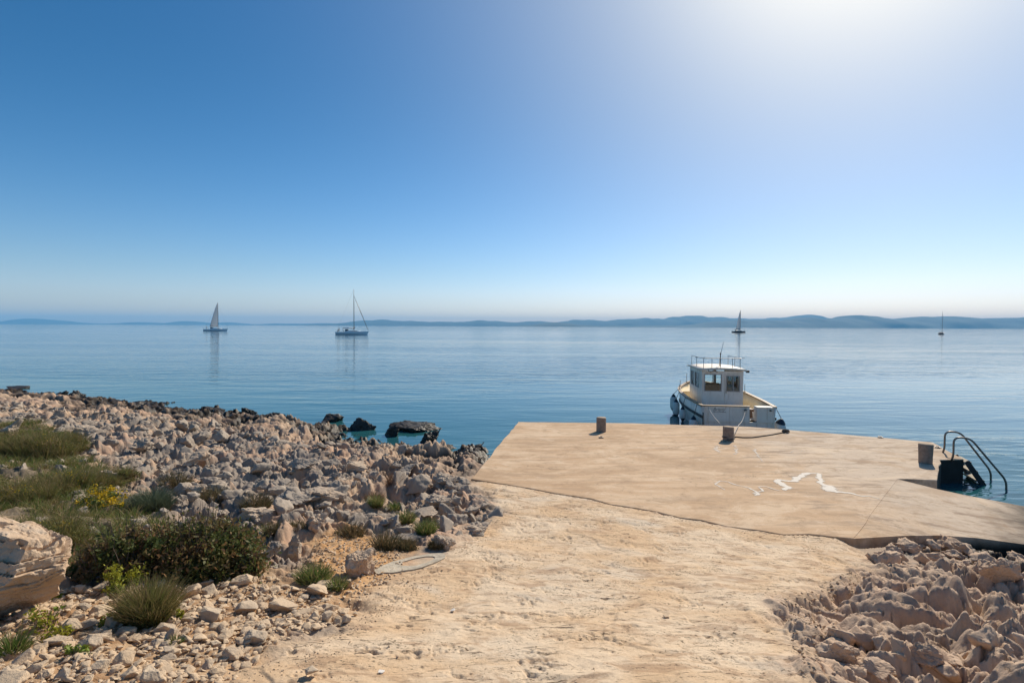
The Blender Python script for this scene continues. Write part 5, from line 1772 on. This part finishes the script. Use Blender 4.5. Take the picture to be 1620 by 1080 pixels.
plant('leafy', 380, 918, 60, 54, "small brown bush at the right tip of the dense thicket", "bush", "leafy_bush", n=1800)
plant('bluegreen', 224, 815, 78, 36, "blue green tussock behind the big brown bush", "grass tussock", "grass_tussock", n=1500)
plant('bluegreen', 290, 920, 60, 34, "blue green tussock at the front foot of the brown bush", "grass tussock", "grass_tussock", n=600)
plant('flower', 148, 812, 78, 36, "patch of yellow flowers between the broom shrubs", "flowering plant", "yellow_flower_plant")
plant('broom', 222, 993, 80, 74, "dark green grassy tussock standing among the loose stones", "grass tussock", "grass_tussock", n=2200)
for (px, py, w, h, lab) in [(172, 935, 26, 42, "upright yellow green spurge in front of the brown bush"), (205, 930, 26, 40, "second upright spurge just right of the first"), (178, 945, 24, 26, "low bright yellow spurge below the upright ones"), (65, 1000, 52, 56, "yellow green spurge growing beside the large layered rock"), (84, 1015, 40, 28, "low green spurge below the layered rock's foot"),
                            (110, 1042, 36, 22, "bright yellow green spurge nearest the bottom edge"), (282, 978, 14, 14, "tiny yellow spurge right of the dark tussock"), (85, 948, 20, 14, "small yellow spurge right of the layered rock"), (168, 990, 30, 20, "spreading yellow green spurge left of the dark tussock")]:
    plant('spurge', px, py, w, h, lab, "spurge", "spurge_plant")
plant('grass', 490, 928, 64, 30, "fresh green grass clump on the orange soil left of the standing stone", "grass clump", "grass_clump", n=420)
plant('grass', 530, 934, 34, 22, "small green grass clump touching the standing stone's foot", "grass clump", "grass_clump", n=260)
plant('grass', 12, 1040, 40, 40, "dark green grass clump at the left edge below the layered rock", "grass clump", "grass_clump", n=300)
plant('grass', 274, 1022, 24, 16, "tiny grass clump among the stones at the bottom", "grass clump", "grass_clump", n=120)
for (kd, px, py, w, h, lab) in [('olive', 607, 872, 50, 36, "olive brown tuft behind the standing stone"), ('grass', 672, 848, 40, 24, "bright green cushion tuft left of the path"), ('olive', 640, 872, 40, 22, "low olive tuft between the green cushion and cement patch"), ('olive', 552, 850, 56, 24, "brownish tuft above the orange soil"),
                                ('grass', 593, 808, 26, 20, "small green tuft high on the slope, left of a pair"), ('grass', 622, 806, 28, 16, "small pale green tuft high on the slope, right of a pair"), ('grass', 640, 828, 36, 20, "dark green tuft beside the grey ledge rock"), ('olive', 432, 845, 40, 26, "olive tuft left of the rounded grey boulder"),
                                ('olive', 400, 815, 56, 28, "brownish tuft among grey rocks right of the thicket"), ('olive', 330, 790, 60, 30, "brown dry tuft on the slope above the thicket"), ('olive', 690, 870, 30, 16, "short olive tuft on the mossy boulder at the path"), ('grass', 417, 845, 40, 26, "dark green tuft at the slope's foot beside the brown tuft"),
                                ('reddish', 612, 765, 44, 32, "dry reddish shrub in the middle of the rocky slope"), ('reddish', 590, 790, 36, 18, "smaller dry reddish twigs below the dry shrub"), ('olive', 270, 770, 60, 28, "brownish olive tuft above the blue green tussock"), ('olive', 465, 835, 36, 18, "thin olive tuft between the grey boulders")]:
    plant(kd, px, py, w, h, lab, "tuft", "grass_tuft", n=320)

# ------------------------------------------------------------------ light
SKY_SAT, SKY_STR = 1.32, .097
HZ_TINT = (1.34, 1.22, 1.27)
SUN_EL, SUN_AZ = math.radians(38), math.radians(34.5)
sd = Vector((math.sin(SUN_AZ) * math.cos(SUN_EL), math.cos(SUN_AZ) * math.cos(SUN_EL), math.sin(SUN_EL)))
ld = bpy.data.lights.new("sun", 'SUN'); ld.energy = 5.0; ld.angle = math.radians(.53); ld.color = (1.0, .90, .75)
lo = bpy.data.objects.new("sun", ld); COL.objects.link(lo)
lo.rotation_euler = (-sd).to_track_quat('-Z', 'Y').to_euler(); lo.location = (0, 0, 60)
w = bpy.data.worlds.new("World"); S.world = w; w.use_nodes = True
nt = w.node_tree; bg = nt.nodes['Background']
sky = nt.nodes.new('ShaderNodeTexSky'); sky.sky_type = 'NISHITA'; sky.sun_disc = False
sky.sun_elevation = SUN_EL; sky.sun_rotation = SUN_AZ
sky.air_density = 1.0; sky.dust_density = .5; sky.ozone_density = 4.0; sky.altitude = 0
t = NT(nt)
hs = nt.nodes.new('ShaderNodeHueSaturation'); hs.inputs['Saturation'].default_value = SKY_SAT; hs.inputs['Hue'].default_value = .497
nt.links.new(sky.outputs[0], hs.inputs['Color'])
dr = nt.nodes.new('ShaderNodeTexCoord').outputs['Generated']
dz_ = t.sep(dr)[2]
# sea-level air: paler and bluer in the last degrees above the horizon
c = t.mix(t.ramp(dz_, .0, .42, 1.0, 0), hs.outputs[0], t.mix(1.0, hs.outputs[0], HZ_TINT, 'MULTIPLY'))
c = t.mix(t.ramp(dz_, .0, .11, 1.0, 0), c, t.mix(1.0, c, (1.06, 1.06, 1.18), 'MULTIPLY'))
# bright aureole of the sun in hazy air
dt = nt.nodes.new('ShaderNodeVectorMath'); dt.operation = 'DOT_PRODUCT'; t._in(dt, 0, dr); dt.inputs[1].default_value = sd
th2 = t.math('MULTIPLY', t.math('SUBTRACT', 1.0, dt.outputs['Value']), 2.0)
def lobe(deg, amp): return t.math('MULTIPLY', t.math('POWER', 2.71828, t.math('MULTIPLY', th2, -1 / math.radians(deg) ** 2)), amp)
c = t.mix(lobe(25, .72), c, (.79 / SKY_STR, .825 / SKY_STR, .81 / SKY_STR))
cl = nt.nodes.new('ShaderNodeClamp'); t._in(cl, 0, lobe(10.5, 2.6))
c = t.mix(cl.outputs[0], c, (1.0 / SKY_STR, 1.0 / SKY_STR, .985 / SKY_STR))
nt.links.new(c, bg.inputs[0]); bg.inputs[1].default_value = SKY_STR
S.view_settings.view_transform = 'Standard'; S.view_settings.look = 'None'; S.view_settings.exposure = 0.0; S.view_settings.gamma = 1.0
S.cycles.max_bounces = 6
S.cycles.volume_bounces = 3
